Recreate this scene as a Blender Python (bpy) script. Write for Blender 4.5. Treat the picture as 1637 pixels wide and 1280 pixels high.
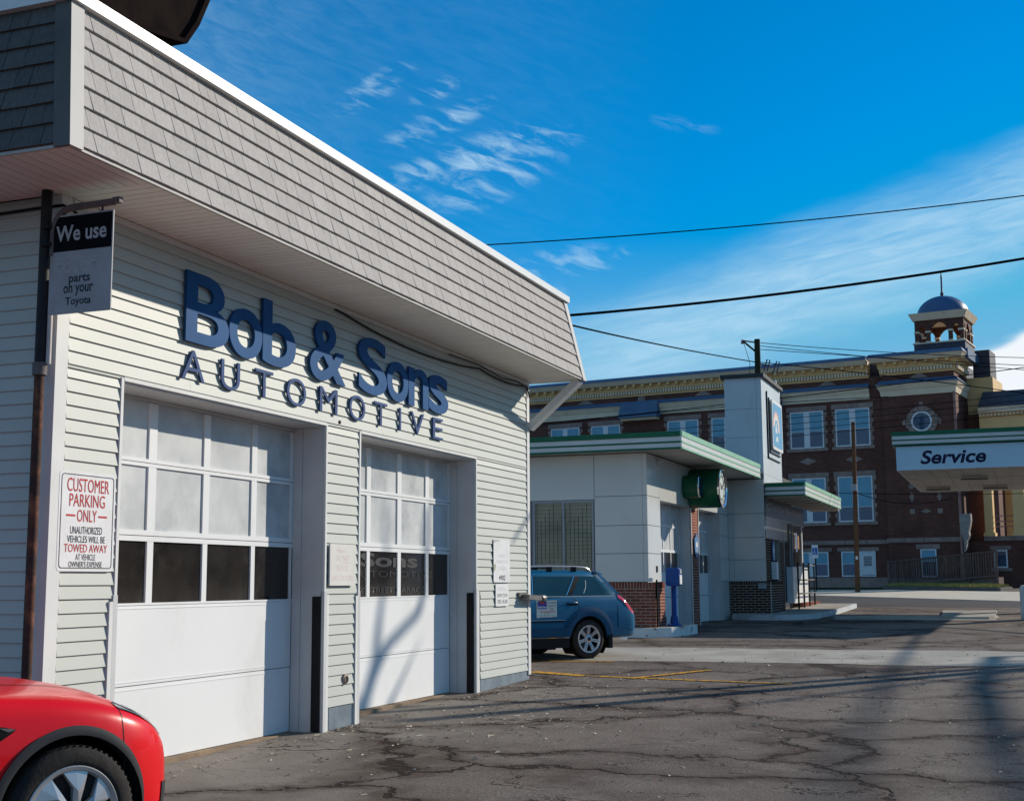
import bpy, bmesh, math, random
from mathutils import Vector, Matrix
random.seed(7)
for o in list(bpy.data.objects): bpy.data.objects.remove(o)
scene = bpy.context.scene
COL = scene.collection
R = math.radians
SL = 0.0175                                   # the lot rises gently away from the camera
CAMZ = 1.66
def gz(x): return SL * max(-20.0, min(x, 76.0))

# ------------------------------------------------------------------ camera
RT = Vector((0.353749, -0.935323, -0.005637)); UPV = Vector((0, 0, 1))
YAW, PIT, ROL = R(20.718), R(7.818), R(-0.323)
fw = Vector((math.cos(PIT)*math.cos(YAW), math.cos(PIT)*math.sin(YAW), math.sin(PIT)))
rt = Vector((math.sin(YAW), -math.cos(YAW), 0)); up = rt.cross(fw)
rt2 = math.cos(ROL)*rt + math.sin(ROL)*up; up2 = -math.sin(ROL)*rt + math.cos(ROL)*up
cam = bpy.data.cameras.new('camera'); camo = bpy.data.objects.new('camera', cam); COL.objects.link(camo)
cm = Matrix.Identity(4)
for i in range(3):
    cm[i][0] = rt2[i]; cm[i][1] = up2[i]; cm[i][2] = -fw[i]
cm.translation = (0, 0, CAMZ); camo.matrix_world = cm
cam.sensor_fit = 'HORIZONTAL'; cam.sensor_width = 36; cam.lens = 46.5; cam.clip_start = 0.1; cam.clip_end = 3000
scene.camera = camo
FPX = 2114.47
def at(px, py, depth):                         # survey helper: photo point at a depth along the view -> place in the world
    return Vector((0, 0, CAMZ)) + depth*(fw + rt2*((px-818.5)/FPX) - up2*((py-640)/FPX))

# ------------------------------------------------------------------ light, sky, exposure
SUN_AZ, SUN_EL = R(-36.96), R(24.0)
SD = Vector((math.cos(SUN_EL)*math.cos(SUN_AZ), math.cos(SUN_EL)*math.sin(SUN_AZ), math.sin(SUN_EL)))
sl = bpy.data.lights.new('sun', 'SUN'); sl.energy = 4.7; sl.angle = R(0.55); sl.color = (1.0, 0.915, 0.785)
so = bpy.data.objects.new('sun', sl); COL.objects.link(so); so.location = SD*60
so.rotation_euler = SD.to_track_quat('Z', 'Y').to_euler()
scene.view_settings.view_transform = 'Standard'; scene.view_settings.look = 'None'
scene.view_settings.exposure = 0.16; scene.view_settings.gamma = 1.0; scene.view_settings.use_curve_mapping = False

class NT:                                       # tiny node-graph helper
    def __init__(s, tree): s.t = tree; s.n = tree.nodes; s.l = tree.links
    def new(s, typ, **kw):
        n = s.n.new(typ)
        for k, v in kw.items(): setattr(n, k, v)
        return n
    def put(s, sock, v):
        if isinstance(v, bpy.types.NodeSocket): s.l.new(v, sock)
        elif v is not None:
            if sock.type == 'RGBA' and len(v) == 3: v = (*v, 1)
            sock.default_value = v
    def math(s, op, a, b=None, c=None, clamp=False):
        n = s.new('ShaderNodeMath', operation=op, use_clamp=clamp)
        for i, v in enumerate((a, b, c)):
            if v is not None: s.put(n.inputs[i], v)
        return n.outputs[0]
    def vmath(s, op, a, b=None):
        n = s.new('ShaderNodeVectorMath', operation=op); s.put(n.inputs[0], a)
        if b is not None: s.put(n.inputs[1], b)
        return n.outputs['Value'] if op in ('DOT_PRODUCT', 'LENGTH', 'DISTANCE') else n.outputs['Vector']
    def mix(s, f, a, b, blend='MIX'):
        n = s.new('ShaderNodeMix', data_type='RGBA', blend_type=blend)
        s.put(n.inputs[0], f); s.put(n.inputs[6], a); s.put(n.inputs[7], b); return n.outputs[2]
    def noise(s, vec, scale, detail=4, rough=.55, dist=0.0):
        n = s.new('ShaderNodeTexNoise'); s.put(n.inputs['Vector'], vec); n.inputs['Scale'].default_value = scale
        n.inputs['Detail'].default_value = detail; n.inputs['Roughness'].default_value = rough; n.inputs['Distortion'].default_value = dist
        return n.outputs[0]
    def ramp(s, v, lo, hi, a=0.0, b=1.0):
        n = s.new('ShaderNodeMapRange', clamp=True, interpolation_type='SMOOTHSTEP'); s.put(n.inputs[0], v)
        for i, q in zip((1, 2, 3, 4), (lo, hi, a, b)): s.put(n.inputs[i], q)
        return n.outputs[0]
    def scale(s, vec, sc):
        n = s.new('ShaderNodeMapping'); s.put(n.inputs[0], vec); n.inputs['Scale'].default_value = sc; return n.outputs[0]
    def comb(s, x, y, z):
        n = s.new('ShaderNodeCombineXYZ')
        for i, v in enumerate((x, y, z)): s.put(n.inputs[i], v)
        return n.outputs[0]

W = bpy.data.worlds.new('World'); scene.world = W; W.use_nodes = True
g = NT(W.node_tree); g.n.clear()
sky = g.new('ShaderNodeTexSky', sky_type='NISHITA', sun_disc=False, sun_elevation=SUN_EL, sun_rotation=R(90)-SUN_AZ,
            altitude=0, air_density=1.0, dust_density=0.0, ozone_density=3.0)
dirv = g.new('ShaderNodeTexCoord').outputs['Generated']
sep = g.new('ShaderNodeSeparateXYZ'); g.l.new(dirv, sep.inputs[0])
az = g.math('MULTIPLY', g.math('ARCTAN2', sep.outputs[1], sep.outputs[0]), 57.29578)
el = g.math('MULTIPLY', g.math('ARCSINE', sep.outputs[2]), 57.29578)
skyc = g.mix(1.0, sky.outputs[0], (0.52, 0.93, 1.14), 'MULTIPLY')
hs = g.new('ShaderNodeHueSaturation'); g.put(hs.inputs['Saturation'], g.ramp(el, 6, 20, 1.0, 1.28)); g.l.new(skyc, hs.inputs['Color'])
skyc = g.vmath('MINIMUM', hs.outputs[0], (2.6, 4.2, 6.6))            # no glare patch round the sun: the sky goes on as it looks in view
# thin cloud: a long veil, broken wisps, one bright bank low on the right
ae = g.comb(az, el, 0)
warp = g.noise(g.scale(ae, (.10, .25, 1)), 1.0, 4, .6)
def rot(cx, cy, ang, sx, sy):
    dx = g.math('SUBTRACT', az, cx); dy = g.math('SUBTRACT', el, cy); c, s_ = math.cos(R(ang)), math.sin(R(ang))
    u = g.math('ADD', g.math('MULTIPLY', dx, c/sx), g.math('MULTIPLY', dy, s_/sx))
    v = g.math('ADD', g.math('MULTIPLY', dx, -s_/sy), g.math('MULTIPLY', dy, c/sy)); return u, v
def blob(cx, cy, ang, sx, sy):
    u, v = rot(cx, cy, ang, sx, sy)
    return g.math('SQRT', g.math('ADD', g.math('MULTIPLY', u, u), g.math('MULTIPLY', v, v)))
fine = g.noise(g.scale(g.comb(g.math('ADD', az, g.math('MULTIPLY', warp, 5)), g.math('ADD', el, g.math('MULTIPLY', az, .18)), 0), (.35, 2.2, 1)), 1.0, 7, .62, .6)
u, v = rot(5.0, 13.2, -16, 1, 1)
vv = g.math('ADD', v, g.math('MULTIPLY', g.math('SUBTRACT', warp, .5), 2.2))
wid = g.math('ADD', 3.2, g.math('MULTIPLY', u, -.012))
veil = g.math('SUBTRACT', 1.0, g.ramp(g.math('ABSOLUTE', vv), .55, wid))
veil = g.math('MULTIPLY', veil, g.ramp(fine, .15, .8, .35, .95))
veil = g.math('MULTIPLY', veil, g.math('MULTIPLY', g.ramp(az, 23, 14), g.ramp(az, -45, -15)))
wfine = g.noise(g.scale(g.comb(g.math('ADD', az, g.math('MULTIPLY', warp, 2.5)), g.math('ADD', el, g.math('MULTIPLY', az, -.30)), 3.1), (.55, 1.9, 1)), 1.0, 7, .60, .55)
wis = None
for cx, cy, an, sx, sy, st in ((24.6, 17.6, -16, 2.6, .8, .8), (20.0, 18.9, -6, 2.8, .7, .9), (21.6, 18.0, -12, 3.6, 1.5, 1.0), (22.6, 16.6, -10, 2.2, .9, .8), (16.6, 13.9, -20, 1.2, .5, .8), (19.3, 12.6, -15, 1.6, .7, .7), (23.2, 19.8, -28, 2.2, .6, .8), (26.8, 21.0, -30, 2.4, .7, .8), (24.0, 21.0, -22, 1.6, .5, .7), (18.4, 13.7, -8, 2.8, .8, .75), (25, 19.3, -25, 2.5, .6, .6), (13, 19.4, 12, 1.6, .35, .3)):
    m = g.math('MULTIPLY', g.math('SUBTRACT', 1.0, g.ramp(blob(cx, cy, an, sx, sy), .25, 1.25)), st)
    wis = m if wis is None else g.math('MAXIMUM', wis, m)
wis = g.math('MULTIPLY', wis, g.ramp(wfine, .40, .74))
fill_cloud = g.math('MULTIPLY', g.ramp(wfine, .32, .70, .30, .9), g.math('ADD', g.math('MULTIPLY', g.ramp(az, 12, 24, 0, 1), g.ramp(az, 24, 55, .10, 1)), g.ramp(az, -15, -45, 0, .40)))  # extra cloud, mostly out of view, added as neutral fill for shaded walls
bu = g.math('ADD', blob(-4.5, 5.5, 0, 8.8, 4.9), g.math('MULTIPLY', g.math('SUBTRACT', warp, .5), .5))
bank = g.math('MULTIPLY', g.math('SUBTRACT', 1.0, g.ramp(bu, .93, 1.03)), .92)
cl = g.math('MAXIMUM', g.math('MAXIMUM', g.math('MULTIPLY', veil, .80), g.math('MULTIPLY', wis, .72)), g.math('MAXIMUM', bank, g.math('MULTIPLY', fill_cloud, .6)))
cl = g.math('MULTIPLY', cl, g.ramp(el, 0, 3))
cloudc = g.mix(g.ramp(bank, .2, .9), (4.4, 6.6, 8.2), (8.4, 8.7, 9.0))
fin = g.mix(cl, skyc, cloudc)
bg = g.new('ShaderNodeBackground'); g.l.new(fin, bg.inputs[0]); bg.inputs[1].default_value = 0.10
ow = g.new('ShaderNodeOutputWorld'); g.l.new(bg.outputs[0], ow.inputs[0])

# ------------------------------------------------------------------ materials
def lin(r, g_, b): return tuple(((c/255+.055)/1.055)**2.4 if c > 10 else c/255/12.92 for c in (r, g_, b))
MATS = {}
def mat(name, col, col2=None, ns=6.0, rough=.6, spec=.4, bump=0.0, bs=60.0, stretch=(1, 1, 1), metal=0.0, coat=0.0,
        rnd=0.0, coords='pos', dirt=None, dirtlo=.55, dirthi=.75, dirts=1.5, dstretch=(1, 1, 1), emit=None):
    if name in MATS: return MATS[name]
    m = bpy.data.materials.new(name); m.use_nodes = True; MATS[name] = m
    k = NT(m.node_tree); b = k.n['Principled BSDF']
    vec = k.new('ShaderNodeNewGeometry').outputs['Position'] if coords == 'pos' else k.new('ShaderNodeTexCoord').outputs['Object']
    sv = k.scale(vec, stretch)
    c = k.mix(k.ramp(k.noise(sv, ns, 5), .3, .7), col, col2 if col2 else tuple(x*.88 for x in col))
    if dirt:
        c = k.mix(k.ramp(k.noise(k.scale(vec, dstretch), dirts, 6, .65), dirtlo, dirthi), c, dirt)
    if rnd:
        oi = k.new('ShaderNodeObjectInfo').outputs['Random']
        f = k.math('ADD', 1-rnd, k.math('MULTIPLY', oi, 2*rnd)); c = k.mix(1.0, c, k.comb(f, f, f), 'MULTIPLY')
    k.put(b.inputs['Base Color'], c); b.inputs['Roughness'].default_value = rough
    b.inputs['Specular IOR Level'].default_value = spec*.35 if rough > .2 else spec*.8; b.inputs['Metallic'].default_value = metal
    b.inputs['Coat Weight'].default_value = coat; b.inputs['Coat Roughness'].default_value = .03
    if bump:
        bn = k.new('ShaderNodeBump'); bn.inputs['Strength'].default_value = bump; bn.inputs['Distance'].default_value = .01
        k.l.new(k.noise(sv, bs, 4), bn.inputs['Height']); k.l.new(bn.outputs[0], b.inputs['Normal'])
    return m
SIDING = mat('vinyl_siding', (.49, .505, .465), (.455, .47, .435), .8, .45, .35, rnd=.02, dirt=(.42, .44, .40), dirtlo=.58, dirthi=.9, dirts=1.2, dstretch=(1, 1, .6))
TRIM = mat('white_trim', (.68, .68, .66), (.62, .62, .60), 2, .45, .4)
SOFFIT = mat('soffit_vinyl', (.86, .83, .77), (.82, .79, .73), 1.2, .5, .3, rnd=.03)
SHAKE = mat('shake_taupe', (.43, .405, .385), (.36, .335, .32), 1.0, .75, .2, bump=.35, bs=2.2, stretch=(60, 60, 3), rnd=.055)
SHAKED = mat('shake_shaded', (.125, .115, .11), (.09, .085, .085), 1.0, .85, .1, bump=.35, bs=2.2, stretch=(60, 60, 3), rnd=.08)  # dark copy of the shingles: shade of the left slope put into the colour
SHAKEBACK = mat('shake_backing', (.04, .038, .036), rough=.9)
COPING = mat('coping_white', (.72, .72, .71), (.66, .66, .65), 2, .35, .5)
DOORW = mat('door_white', (.74, .74, .735), (.70, .705, .70), 1.0, .38, .45, bump=.10, bs=3.0, dirt=(.58, .57, .55), dirtlo=.52, dirthi=.9, dirts=1.3, dstretch=(1, 1, .5))
JAMB = mat('jamb_paint', (.58, .58, .58), (.50, .50, .50), 1.6, .5, .35, dirt=(.36, .35, .34), dirtlo=.6, dirthi=.85, dirts=3)
FROST = mat('frosted_pane', (.60, .61, .60), (.49, .50, .50), 3.0, .33, .5, bump=.08, bs=9, dirt=(.34, .35, .36), dirtlo=.45, dirthi=.8, dirts=1.7)
BLACK = mat('black_steel', (.012, .012, .014), rough=.45, spec=.4)
DARK = mat('dark_interior', (.010, .010, .010), rough=.9, spec=.1)
FOUND = mat('foundation_block', (.20, .24, .27), (.15, .18, .21), 5, .85, .2, bump=.5, bs=30)
NAVY = mat('navy_letter', (.020, .090, .235), (.017, .076, .20), 2, .5, .15, dirt=(.035, .105, .25), dirtlo=.6, dirthi=.9)
NAVYE = mat('navy_letter_thin', (.055, .095, .22), (.045, .08, .19), 2, .5, .15)
RUST = mat('rusty_pipe', (.045, .030, .026), (.10, .045, .030), 7, .7, .3, bump=.3, dirt=(.20, .085, .05), dirtlo=.5, dirthi=.7, dirts=5)
PIPEGREY = mat('pipe_grey', (.16, .14, .14), (.11, .09, .09), 6, .6, .4)
PVC = mat('conduit_white', (.55, .52, .50), (.45, .40, .38), 6, .5, .4)
CABLE = mat('black_cable', (.012, .012, .013), rough=.55)
def glass(name, col, rough=.03, spec=.5, mixf=.0):
    m = mat(name, col, tuple(c*.85 for c in col), 2, rough, spec); return m
DGLASS = mat('dark_glass', (.030, .026, .023), (.014, .012, .011), 2.2, .10, .40, dirt=(.045, .04, .036), dirtlo=.5, dirthi=.8, dirts=5)
def clear_glass(name, tint, amount):
    if name in MATS: return MATS[name]
    m = bpy.data.materials.new(name); m.use_nodes = True; MATS[name] = m; k = NT(m.node_tree)
    b = k.n['Principled BSDF']; b.inputs['Base Color'].default_value = (*[c*.06 for c in tint], 1); b.inputs['Roughness'].default_value = .03
    tr = k.new('ShaderNodeBsdfTransparent'); tr.inputs[0].default_value = (*tint, 1)
    mx = k.new('ShaderNodeMixShader'); mx.inputs[0].default_value = amount
    k.l.new(b.outputs[0], mx.inputs[1]); k.l.new(tr.outputs[0], mx.inputs[2]); k.l.new(mx.outputs[0], k.n['Material Output'].inputs[0]); return m
SIGNW = mat('sign_white', (.74, .74, .74), (.68, .67, .66), 6, .35, .5)
RED = mat('sign_red', (.50, .035, .040), (.42, .05, .05), 14, .5, .3)
INK = mat('sign_ink', (.035, .04, .05), (.06, .06, .07), 10, .5, .3)

# ------------------------------------------------------------------ mesh helpers
class MB:
    def __init__(s): s.v = []; s.f = []
    def add(s, vs, fs):
        n = len(s.v); s.v += [tuple(p) for p in vs]; s.f += [tuple(i+n for i in f) for f in fs]; return s
    def box(s, x0, x1, y0, y1, z0, z1):
        return s.hexa([(x0, y0, z0), (x1, y0, z0), (x1, y1, z0), (x0, y1, z0)], [(x0, y0, z1), (x1, y0, z1), (x1, y1, z1), (x0, y1, z1)])
    def hexa(s, b, t):
        return s.add(list(b)+list(t), [(3, 2, 1, 0), (4, 5, 6, 7), (0, 1, 5, 4), (1, 2, 6, 5), (2, 3, 7, 6), (3, 0, 4, 7)])
    def prism(s, pts, vec):                     # closed outline (3D) pushed along vec
        n = len(pts); v = Vector(vec); a = [Vector(p) for p in pts]
        return s.add(a+[p+v for p in a], [tuple(range(n))[::-1], tuple(range(n, 2*n))]+[(i, (i+1) % n, n+(i+1) % n, n+i) for i in range(n)])
    def tube(s, pts, r, n=8, cap=True):
        pts = [Vector(p) for p in pts]; rr = r if isinstance(r, (list, tuple)) else [r]*len(pts); vs = []; fs = []; prev = None
        for i, p in enumerate(pts):
            t = (pts[min(i+1, len(pts)-1)]-pts[max(i-1, 0)]).normalized()
            if prev is None:
                a = t.cross(Vector((0, 0, 1)));  a = a.normalized() if a.length > .05 else t.cross(Vector((1, 0, 0))).normalized()
            else: a = (prev-t*prev.dot(t)).normalized()
            prev = a; b = t.cross(a)
            vs += [p+rr[i]*(a*math.cos(2*math.pi*j/n)+b*math.sin(2*math.pi*j/n)) for j in range(n)]
        for i in range(len(pts)-1):
            for j in range(n): fs.append((i*n+j, i*n+(j+1) % n, (i+1)*n+(j+1) % n, (i+1)*n+j))
        if cap: fs += [tuple(range(n))[::-1], tuple(range((len(pts)-1)*n, len(pts)*n))]
        return s.add(vs, fs)
    def lathe(s, prof, org, ax, n=32):          # prof: (radius, along) pairs about an axis
        ax = Vector(ax).normalized(); a = ax.cross(Vector((0, 0, 1))); a = a.normalized() if a.length > .05 else Vector((1, 0, 0)); b = ax.cross(a); o = Vector(org)
        vs = []; fs = []
        for r, h in prof: vs += [o+ax*h+(a*math.cos(2*math.pi*j/n)+b*math.sin(2*math.pi*j/n))*max(r, 1e-4) for j in range(n)]
        for i in range(len(prof)-1):
            for j in range(n): fs.append((i*n+j, i*n+(j+1) % n, (i+1)*n+(j+1) % n, (i+1)*n+j))
        return s.add(vs, fs)
    def build(s, name, m, parent=None, smooth=False, label=None, kind=None, loc=None):
        me = bpy.data.meshes.new(name); me.from_pydata(s.v, [], s.f); me.validate(); me.update()
        bm = bmesh.new(); bm.from_mesh(me); bmesh.ops.recalc_face_normals(bm, faces=bm.faces); bm.to_mesh(me); bm.free()
        me.materials.append(m)
        if smooth: smooth_mesh(me, 38)
        o = bpy.data.objects.new(name, me); COL.objects.link(o); attach(o, parent)
        if label: o['label'] = label
        if kind: o['kind'] = kind
        return o
def smooth_mesh(me, deg):
    bm = bmesh.new(); bm.from_mesh(me)
    for f in bm.faces: f.smooth = True
    for e in bm.edges:
        if len(e.link_faces) == 2 and e.calc_face_angle(0) > R(deg): e.smooth = False
    bm.to_mesh(me); bm.free()
def base_loc(o):
    v = Vector((0, 0, 0))
    while o is not None: v += o.location if not o.get('frame') else Vector((0, 0, 0)); o = o.parent
    return v
def attach(o, parent):
    if parent is None: return
    o.parent = parent
    if not local_frame(parent): o.location = -base_loc(parent)
def local_frame(o):
    while o is not None:
        if o.get('frame'): return True
        o = o.parent
    return False
def thing(name, label, cat, loc=(0, 0, 0), rotz=None, group=None):
    o = bpy.data.objects.new(name, None); COL.objects.link(o); o.location = loc; o.empty_display_size = .2
    if rotz is not None: o.rotation_euler = (0, 0, rotz); o['frame'] = 1
    o['label'] = label; o['category'] = cat
    if group: o['group'] = group
    return o
def tag(o, label, cat, group=None):
    o['label'] = label; o['category'] = cat
    if group: o['group'] = group
    return o
def box(name, m, parent, x0, x1, y0, y1, z0, z1, **k): return MB().box(x0, x1, y0, y1, z0, z1).build(name, m, parent, **k)
FONTC = {}
def textmesh(body, extr, bold, shear, res):
    key = (body, extr, bold, shear, res)
    cu = bpy.data.curves.new('t', 'FONT'); cu.body = body; cu.extrude = extr; cu.offset = bold; cu.shear = shear; cu.resolution_u = res
    cu.align_x = 'LEFT'; o = bpy.data.objects.new('t', cu); COL.objects.link(o)
    bpy.context.view_layer.update(); dg = bpy.context.evaluated_depsgraph_get()
    me = bpy.data.meshes.new_from_object(o.evaluated_get(dg)); bpy.data.objects.remove(o); bpy.data.curves.remove(cu); return me
def text(name, body, m, parent, org, ux, uz, rect, extr=0.0, bold=0.0, shear=0.0, res=3, depth=0.0, name_=None, **k):
    """lettering fitted to rect=(a0,a1,b0,b1) on the plane org + a*ux + b*uz; depth pushes it out along ux x uz"""
    me = textmesh(body, .1 if extr else 0, bold, shear, res); xs = [v.co.x for v in me.vertices]; ys = [v.co.y for v in me.vertices]
    if not xs: return None
    x0, x1, y0, y1 = min(xs), max(xs), min(ys), max(ys); a0, a1, b0, b1 = rect; ux = Vector(ux).normalized(); uz = Vector(uz).normalized(); nn = ux.cross(uz); org = Vector(org)
    for v in me.vertices:
        a = a0+(v.co.x-x0)/(x1-x0)*(a1-a0); b = b0+(v.co.y-y0)/(y1-y0)*(b1-b0); h = depth+(v.co.z/.1*extr*.5 if extr else 0)
        v.co = org+ux*a+uz*b+nn*h
    me.name = name; me.materials.clear(); me.materials.append(m); o = bpy.data.objects.new(name, me); COL.objects.link(o); attach(o, parent)
    for kk, vv in k.items(): o[kk] = vv
    return o
def lines(parent, org, ux, uz, rows, depth):
    for body, a0, a1, b0, b1, m, bold in rows: text('lettering', body, m, parent, org, ux, uz, (a0, a1, b0, b1), bold=bold, depth=depth)
def near(p): return (Vector(p)-Vector((0, 0, CAMZ))).length
def pieces(items, name, m, parent, maxn, stuffname):
    """items: (centre, MB). the nearest maxn become parts, the rest one joined part"""
    items.sort(key=lambda q: near(q[0]))
    for c, b in items[:maxn]: b.build(name, m, parent)
    if items[maxn:]:
        r_ = MB()
        for c, b in items[maxn:]: r_.add(b.v, b.f)
        r_.build(stuffname, m, parent, kind='stuff')
# ------------------------------------------------------------------ ground
def asphalt():
    m = bpy.data.materials.new('asphalt'); m.use_nodes = True; k = NT(m.node_tree); b = k.n['Principled BSDF']
    P = k.new('ShaderNodeNewGeometry').outputs['Position']
    wv = k.new('ShaderNodeTexNoise'); k.put(wv.inputs['Vector'], P); wv.inputs['Scale'].default_value = .75; wv.inputs['Detail'].default_value = 6; wv.inputs['Roughness'].default_value = .62
    off = k.vmath('MULTIPLY', k.vmath('SUBTRACT', wv.outputs['Color'], (.5, .5, .5)), (2.1, 2.1, 0))
    flat = k.scale(k.vmath('ADD', P, off), (1, 1, 0))
    def crack(sc, w, rotz):
        mp = k.new('ShaderNodeMapping'); k.put(mp.inputs[0], flat); mp.inputs['Rotation'].default_value = (0, 0, rotz); mp.inputs['Scale'].default_value = (1.0, .72, 1)
        vo = k.new('ShaderNodeTexVoronoi', feature='DISTANCE_TO_EDGE'); k.put(vo.inputs['Vector'], mp.outputs[0]); vo.inputs['Scale'].default_value = sc; return vo.outputs['Distance']
    d1 = crack(.42, 0, .4); d2 = crack(1.5, 0, 1.1)
    wn = k.noise(P, 2.2, 5); pat = k.ramp(k.noise(P, .33, 3), .38, .55)
    c1 = k.math('MULTIPLY', k.math('SUBTRACT', 1.0, k.ramp(d1, .003, k.math('MULTIPLY', wn, .036))), k.ramp(k.noise(P, .55, 3),   .27, .40))
    halo = k.math('SUBTRACT', 1.0, k.ramp(d1, .01, .11))
    c2 = k.math('MULTIPLY', k.math('SUBTRACT', 1.0, k.ramp(d2, .004, .018)), k.math('MULTIPLY', pat, k.ramp(wn, .40, .58)))
    cr = k.math('MAXIMUM', c1, c2)
    big = k.noise(P, .22, 5, .6); med = k.noise(P, 1.6, 6, .6); gr = k.noise(P, 38, 4, .75); fg = k.noise(P, 60, 4, .8)
    col = k.mix(k.ramp(big, .35, .65), (.100, .077, .066), (.160, .130, .110))
    col = k.mix(k.ramp(med, .35, .75, 0, .5), col, (.20, .170, .146))
    col = k.mix(k.ramp(k.noise(P, .8, 6, .7, 1.5), .56, .72, 0, .55), col, (.046, .036, .033))
    col = k.mix(k.ramp(k.noise(k.scale(P, (.35, 1.1, 1)), 1.1, 7, .72, 1.2), .55, .70, 0, .55), col, (.085, .058, .046))
    col = k.mix(k.ramp(fg, .36, .64), k.mix(1.0, col, (.50, .50, .50), 'MULTIPLY'), k.mix(1.0, col, (1.62, 1.60, 1.57), 'MULTIPLY'))
    sx = k.new('ShaderNodeSeparateXYZ'); k.put(sx.inputs[0], P)
    nearwall = k.math('MULTIPLY', k.ramp(sx.outputs[1], 3.6, 6.2), k.ramp(sx.outputs[0], 19, 16))     # worn pale apron by the bay doors
    col = k.mix(k.math('MULTIPLY', nearwall, .55), col, k.mix(k.ramp(med, .4, .6), (.21, .185, .16), (.27, .245, .21)))
    col = k.mix(k.math('MULTIPLY', halo, k.ramp(wn, .3, .6, .25, .8)), col, (.055, .035, .026))
    col = k.mix(cr, col, (.024, .013, .009))
    k.put(b.inputs['Base Color'], col); b.inputs['Roughness'].default_value = .82; b.inputs['Specular IOR Level'].default_value = .12
    h = k.math('ADD', k.math('MULTIPLY', gr, .5), k.math('ADD', k.math('MULTIPLY', cr, -1.6), k.math('MULTIPLY', med, .8)))
    bn = k.new('ShaderNodeBump'); bn.inputs['Strength'].default_value = .75; bn.inputs['Distance'].default_value = .012
    k.l.new(h, bn.inputs['Height']); k.l.new(bn.outputs[0], b.inputs['Normal']); return m
ASPH = asphalt()
STREET = mat('street_asphalt', (.055, .052, .056), (.075, .07, .072), .8, .85, .3, bump=.5, bs=50)
CONC = mat('old_concrete', (.42, .385, .335), (.30, .27, .235), 1.1, .9, .2, bump=.7, bs=35, dirt=(.20, .17, .14), dirtlo=.55, dirthi=.75, dirts=1.6)
WALK = mat('sidewalk_concrete', (.60, .52, .42), (.50, .44, .36), 2, .9, .2, bump=.3, dirt=(.24, .20, .16), dirtlo=.55, dirthi=.8, dirts=.7)
YEL = mat('yellow_paint', (.66, .34, .03), (.55, .27, .025), 9, .7, .3, dirt=(.07, .06, .05), dirtlo=.50, dirthi=.60, dirts=14)
xs = [-700, -60, -20, 0, 5, 10, 15, 20, 25, 30, 40, 50, 60, 68, 76, 120, 900]; ys = [-900, -60, -20, -8, 0, 4, 8, 14, 30, 80, 900]
gm = MB(); gm.v = [(x, y, gz(x)) for x in xs for y in ys]; ny = len(ys)
gm.f = [(i*ny+j, (i+1)*ny+j, (i+1)*ny+j+1, i*ny+j+1) for i in range(len(xs)-1) for j in range(ny-1)]
gm.build('ground', ASPH, kind='structure')
def sheet(name, m, pts, lift, kind='structure', sub=0):
    if len(pts) == 4 and sub:
        a, b, c, d = [Vector((*p, 0)) for p in pts]; vs = []; fs = []
        for i in range(sub+1):
            for j in range(sub+1):
                p = a.lerp(b, i/sub).lerp(d.lerp(c, i/sub), j/sub); vs.append((p.x, p.y, gz(p.x)+lift))
        for i in range(sub):
            for j in range(sub): q = i*(sub+1)+j; fs.append((q, q+sub+1, q+sub+2, q+1))
        return MB().add(vs, fs).build(name, m, kind=kind)
    return MB().add([(x, y, gz(x)+lift) for x, y in pts], [tuple(range(len(pts)))]).build(name, m, kind=kind)
def ragged(pts, n, amp):                        # uneven worn edge along a run of points
    out = []
    for (x0, y0), (x1, y1) in zip(pts, pts[1:]+pts[:1]):
        for i in range(n):
            t = i/n; out.append((x0+(x1-x0)*t+random.uniform(-amp, amp), y0+(y1-y0)*t+random.uniform(-amp, amp)))
    return out
sheet('concrete_strip', CONC, ragged([(21.5, -16), (21.25, 9.5), (24.5, 9.5), (24.9, -16)], 40, .09), .004)
sheet('concrete_strip', CONC, ragged([(36.2, .6), (36.4, 4.6), (38.8, 4.9), (39.2, .6)], 8, .08), .004)
def line(a, b, w, lift=.008, n=10):
    a = Vector((*a, 0)); b = Vector((*b, 0)); d = (b-a).normalized(); p = Vector((-d.y, d.x, 0)); L = []; Rr = []
    for i in range(n+1):
        q = a.lerp(b, i/n); w_ = w*.5*random.uniform(.82, 1.05); L.append(q+p*w_); Rr.append(q-p*w_*random.uniform(.85, 1.1))
    return sheet('parking_line', YEL, [(q.x, q.y) for q in L+Rr[::-1]], lift)
line((18.92, 6.85), (18.42, 5.85), .24); line((18.40, 5.75), (17.86, 2.85), .15); line((18.14, 5.12), (19.75, 4.35), .14, .012); line((20.85, 9.5), (21.0, 6.2), .13)
# far pavement, street and lawn by the brick hall
sheet('street', STREET, [(44, -20), (46, 16), (59.2, 16), (57.9, 8.2), (50, -.15), (40, -20)], .004)
def slab(name, m, pts, z0, h, kind='structure', joints=None):
    o = MB().prism([(x, y, gz(x)+z0) for x, y in pts], (0, 0, h)).build(name, m, kind=kind); return o
slab('sidewalk', WALK, [(57.9, 8.2), (59.5, 18), (68.5, 18), (67.2, 8.5), (67.1, 6.2), (63.4, 1.0), (60, -4), (46, -10), (42, -10), (50, -.15)], -.1, .13)

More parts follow.
